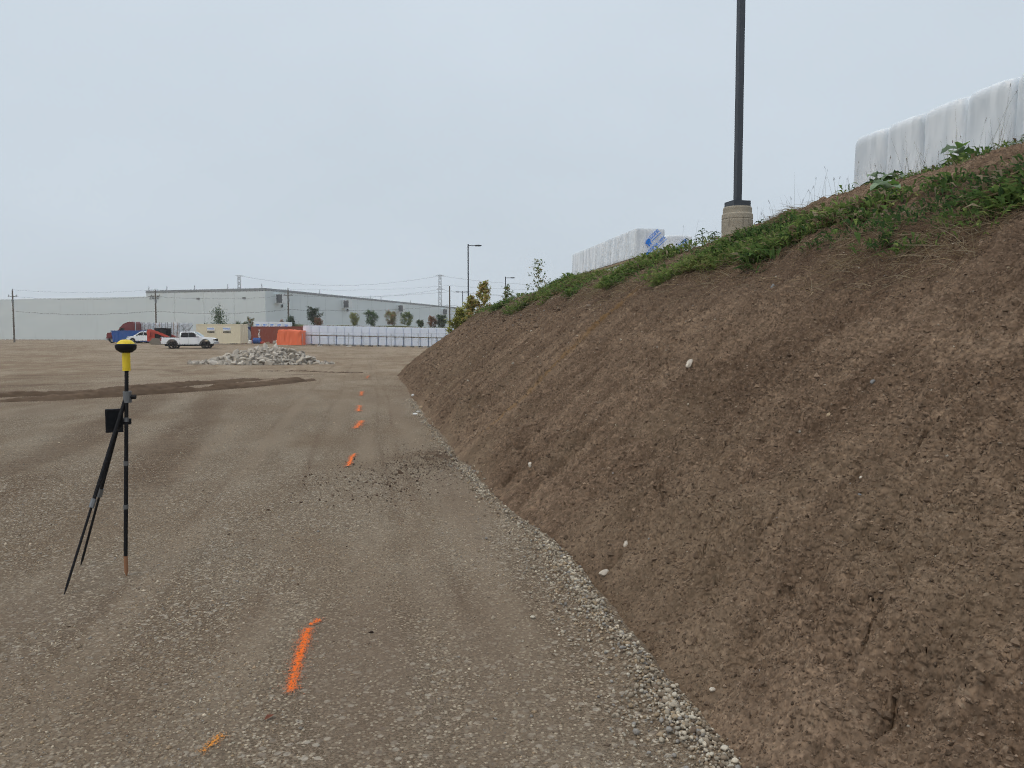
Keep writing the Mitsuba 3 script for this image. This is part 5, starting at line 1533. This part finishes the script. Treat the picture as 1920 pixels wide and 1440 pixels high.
mat('mat_stem', (0.06, 0.085, 0.03), 0.7)
PALE, LIME = (.30, .40, .27), (.16, .28, .07)
leafy_plant('broad_leaf_plant', 8.0, 11.35, .34, 6, .24, .20, 'upright broad leaved plant against the sky right of the lamp post', [PALE, (.10, .16, .08)], 1)
leafy_plant('broad_leaf_plant', 8.05, 9.62, .30, 8, .27, .22, 'large pale leaved burdock like plant in front of the near white bundles', [PALE, LIME], 2)
leafy_plant('broad_leaf_plant', 6.2, 8.6, .20, 7, .24, .20, 'pale broad leaved plant lower on the bank below the near white bundles', [PALE, LIME], 3)
leafy_plant('broad_leaf_plant', 7.4, 10.1, .16, 6, .2, .16, 'low pale leaved plant at the edge of the bank top left of the burdock', [PALE, (.07, .13, .04)], 4)
for i, (x, y, h) in enumerate([(7.72, 17.25, .50), (7.55, 17.8, .42), (7.85, 16.85, .36), (7.3, 18.5, .38), (8.1, 15.2, .35)]):
    leafy_plant('leafy_weed', x, y, h, 16, .19, .050, ['tallest leafy weed left of the concrete footing', 'leafy weed second from the tallest, left of the concrete footing', 'leafy weed pressed against the left side of the concrete footing', 'leafy weed farthest left of the concrete footing beside the blue print', 'leafy weed on the right side of the concrete footing'][i],
                [(.055, .12, .04), (.11, .18, .07), (.16, .22, .12)], 10 + i, 'upright leafy weeds by the lamp post', .6)
# dry stalks with dark seed heads before the printed bundles
t = thing('seed_stalks', 'dry stalks with round dark seed heads in front of the blue printed bundles', 'plant')
gg = np.random.default_rng(5)
for i in range(15):
    x, y = 7.75 + gg.uniform(-.3, .5), 19.6 + gg.uniform(-1.1, 1.0)
    z0 = float(bank_z(np.array([x]), np.array([y]))[0])
    h = gg.uniform(.15, .62)
    tx = gg.normal(0, .08)
    k = put('stalk', MB().tube([[x, y, z0], [x + tx * .4, y, z0 + h * .5], [x + tx, y, z0 + h]], .004, 4).get(), 'mat_stem', t)
    ic = trimesh.creation.icosphere(1, .021)
    put('seed_head', (np.array(ic.vertices) + [x + tx, y, z0 + h], np.array(ic.faces)), 'mat_black', k)
# heap of dead grass
gg = np.random.default_rng(6)
n = 900
tx, ty = 6.0, 10.55
b = np.stack([tx + gg.normal(0, .20, n), ty + gg.normal(0, .28, n), np.zeros(n)], 1)
b[:, 2] = bank_z(b[:, 0], b[:, 1]) + .15 * np.exp(-((b[:, 0] - tx) / .22) ** 2 - ((b[:, 1] - ty) / .3) ** 2) * gg.uniform(.5, 1, n)
dv = np.stack([-gg.uniform(.2, 1, n), gg.normal(.2, .5, n), gg.uniform(-.2, .35, n)], 1)
dt = blades(b, dv, gg.uniform(.12, .32, n), np.full(n, .003), STRAW[gg.integers(0, 4, n)] * gg.uniform(.6, 1.1, (n, 1)), gg.normal(0, .15, (n, 3)) + [-.1, 0, -.5], gg)
single('dead_grass_tuft', (dt[0], dt[1]), 'mat_leaf', 'brown tussock of dead grass among the green weeds below the lamp post', 'grass tuft', color=dt[2])
# saplings at the far end of the bank top
MAP = [(.13, .21, .07), (.22, .25, .08), (.34, .26, .10)]
for (x, y), h, w, lab, sd, nn in [((6.55, 29.4), 1.95, 1.15, 'young sapling with sparse leaves on the far bank top, tallest there', 51, 420), ((6.75, 27.3), .62, .32, 'knee high shrub right of the sapling on the far bank top', 52, 260), ((6.0, 33.0), .95, .6, 'small bushy sapling beside the third lamp post', 53, 320)]:
    z0 = float(bank_z(np.array([x]), np.array([y]), False)[0])
    tree('sapling', lab, 'sapling', (x, y, z0), h, w, 'sparse', MAP, sd, nn, None, .095, .018, .05)

# ------------------------------------------------------------------ survey pole at the left
t = thing('survey_pole', 'black survey pole with a yellow and black receiver on top, left in the yard', 'survey pole')
x0, y0 = -1.632, 5.73
zt = gz(x0, y0)
xt, yt = -1.608, 5.797
put('pole', MB().tube([[x0, y0, zt + .14], [xt, yt, 1.40]], .0135, 12).get(), 'mat_black', t, 40)
put('tip', MB().tube([[x0 + .002, y0, zt], [x0 + .001, y0, zt + .03], [x0, y0, zt + .14]], [.003, .013, .014], 12).get(), 'mat_copper', t, 40)
put('collar', MB().tube([[xt, yt, 1.40], [xt, yt, 1.53]], [.026, .026], 16).get(), 'mat_yellow', t, 40)
rc = trimesh.creation.revolve(np.array([(0, 1.525), (.035, 1.525), (.062, 1.545), (.068, 1.56), (.068, 1.578), (.060, 1.584), (0, 1.584)]), sections=28)
rp = put('receiver', (np.array(rc.vertices) + [xt, yt, 0], np.array(rc.faces)), 'mat_black', t, 30)
rc = trimesh.creation.revolve(np.array([(0, 1.585), (.057, 1.585), (.048, 1.600), (.030, 1.612), (0, 1.616)]), sections=28)
put('yellow_cap', (np.array(rc.vertices) + [xt, yt, 0], np.array(rc.faces)), 'mat_yellow', rp, 30)
for dx, dy in ((-.42, .25), (-.30, -.42)):
    q = (xt + dx, yt + dy)
    up = np.array([xt - .01, yt, 1.22])
    dn = np.array([*q, gz(*q) - .01])
    lg = put('bipod_leg', MB().tube([up, up + (dn - up) * .55, up + (dn - up) * .56, dn + (up - dn) * .05, dn], [.0125, .0125, .0085, .0085, .002], 8).get(), 'mat_black', t, 40)
    put('leg_clamp', MB().tube([up + (dn - up) * .53, up + (dn - up) * .575], .018, 8).get(), 'mat_steel', lg)
put('clamp', MB().tube([[xt, yt, 1.18], [xt, yt, 1.26]], .028, 10).get(), 'mat_steel', t)
ft = put('field_tablet', MB().box(-.14, -.03, -.018, .018, .98, 1.14).box(-.05, .02, -.012, .012, 1.03, 1.07).get((xt, yt, 0), .3), 'mat_black', t)
put('screen', MB().box(-.132, -.038, -.021, -.0185, 1.01, 1.13).get((xt, yt, 0), .3), 'mat_dark_glass', ft)
put('locking_knob', MB().tube([[xt + .02, yt, 1.22], [xt + .055, yt, 1.22]], .016, 10).get(), 'mat_black', t)
for zz in (.45, .75, 1.05):
    qx, qy = x0 + (xt - x0) * (zz - .14) / 1.26, y0 + (yt - y0) * (zz - .14) / 1.26
    put('joint_ring', MB().tube([[qx, qy, zz], [qx, qy, zz + .03]], .0165, 12).get(), 'mat_steel', t)

for k_, d_ in labels.items():
    if len(d_['label'].split()) > 16:
        print('LONG', k_, d_['label'])
print('entries', len(scene), 'triangles', sum(len(meshkit.WRITTEN[d['filename']][1]) for d in scene.values() if d.get('type') == 'ply'))
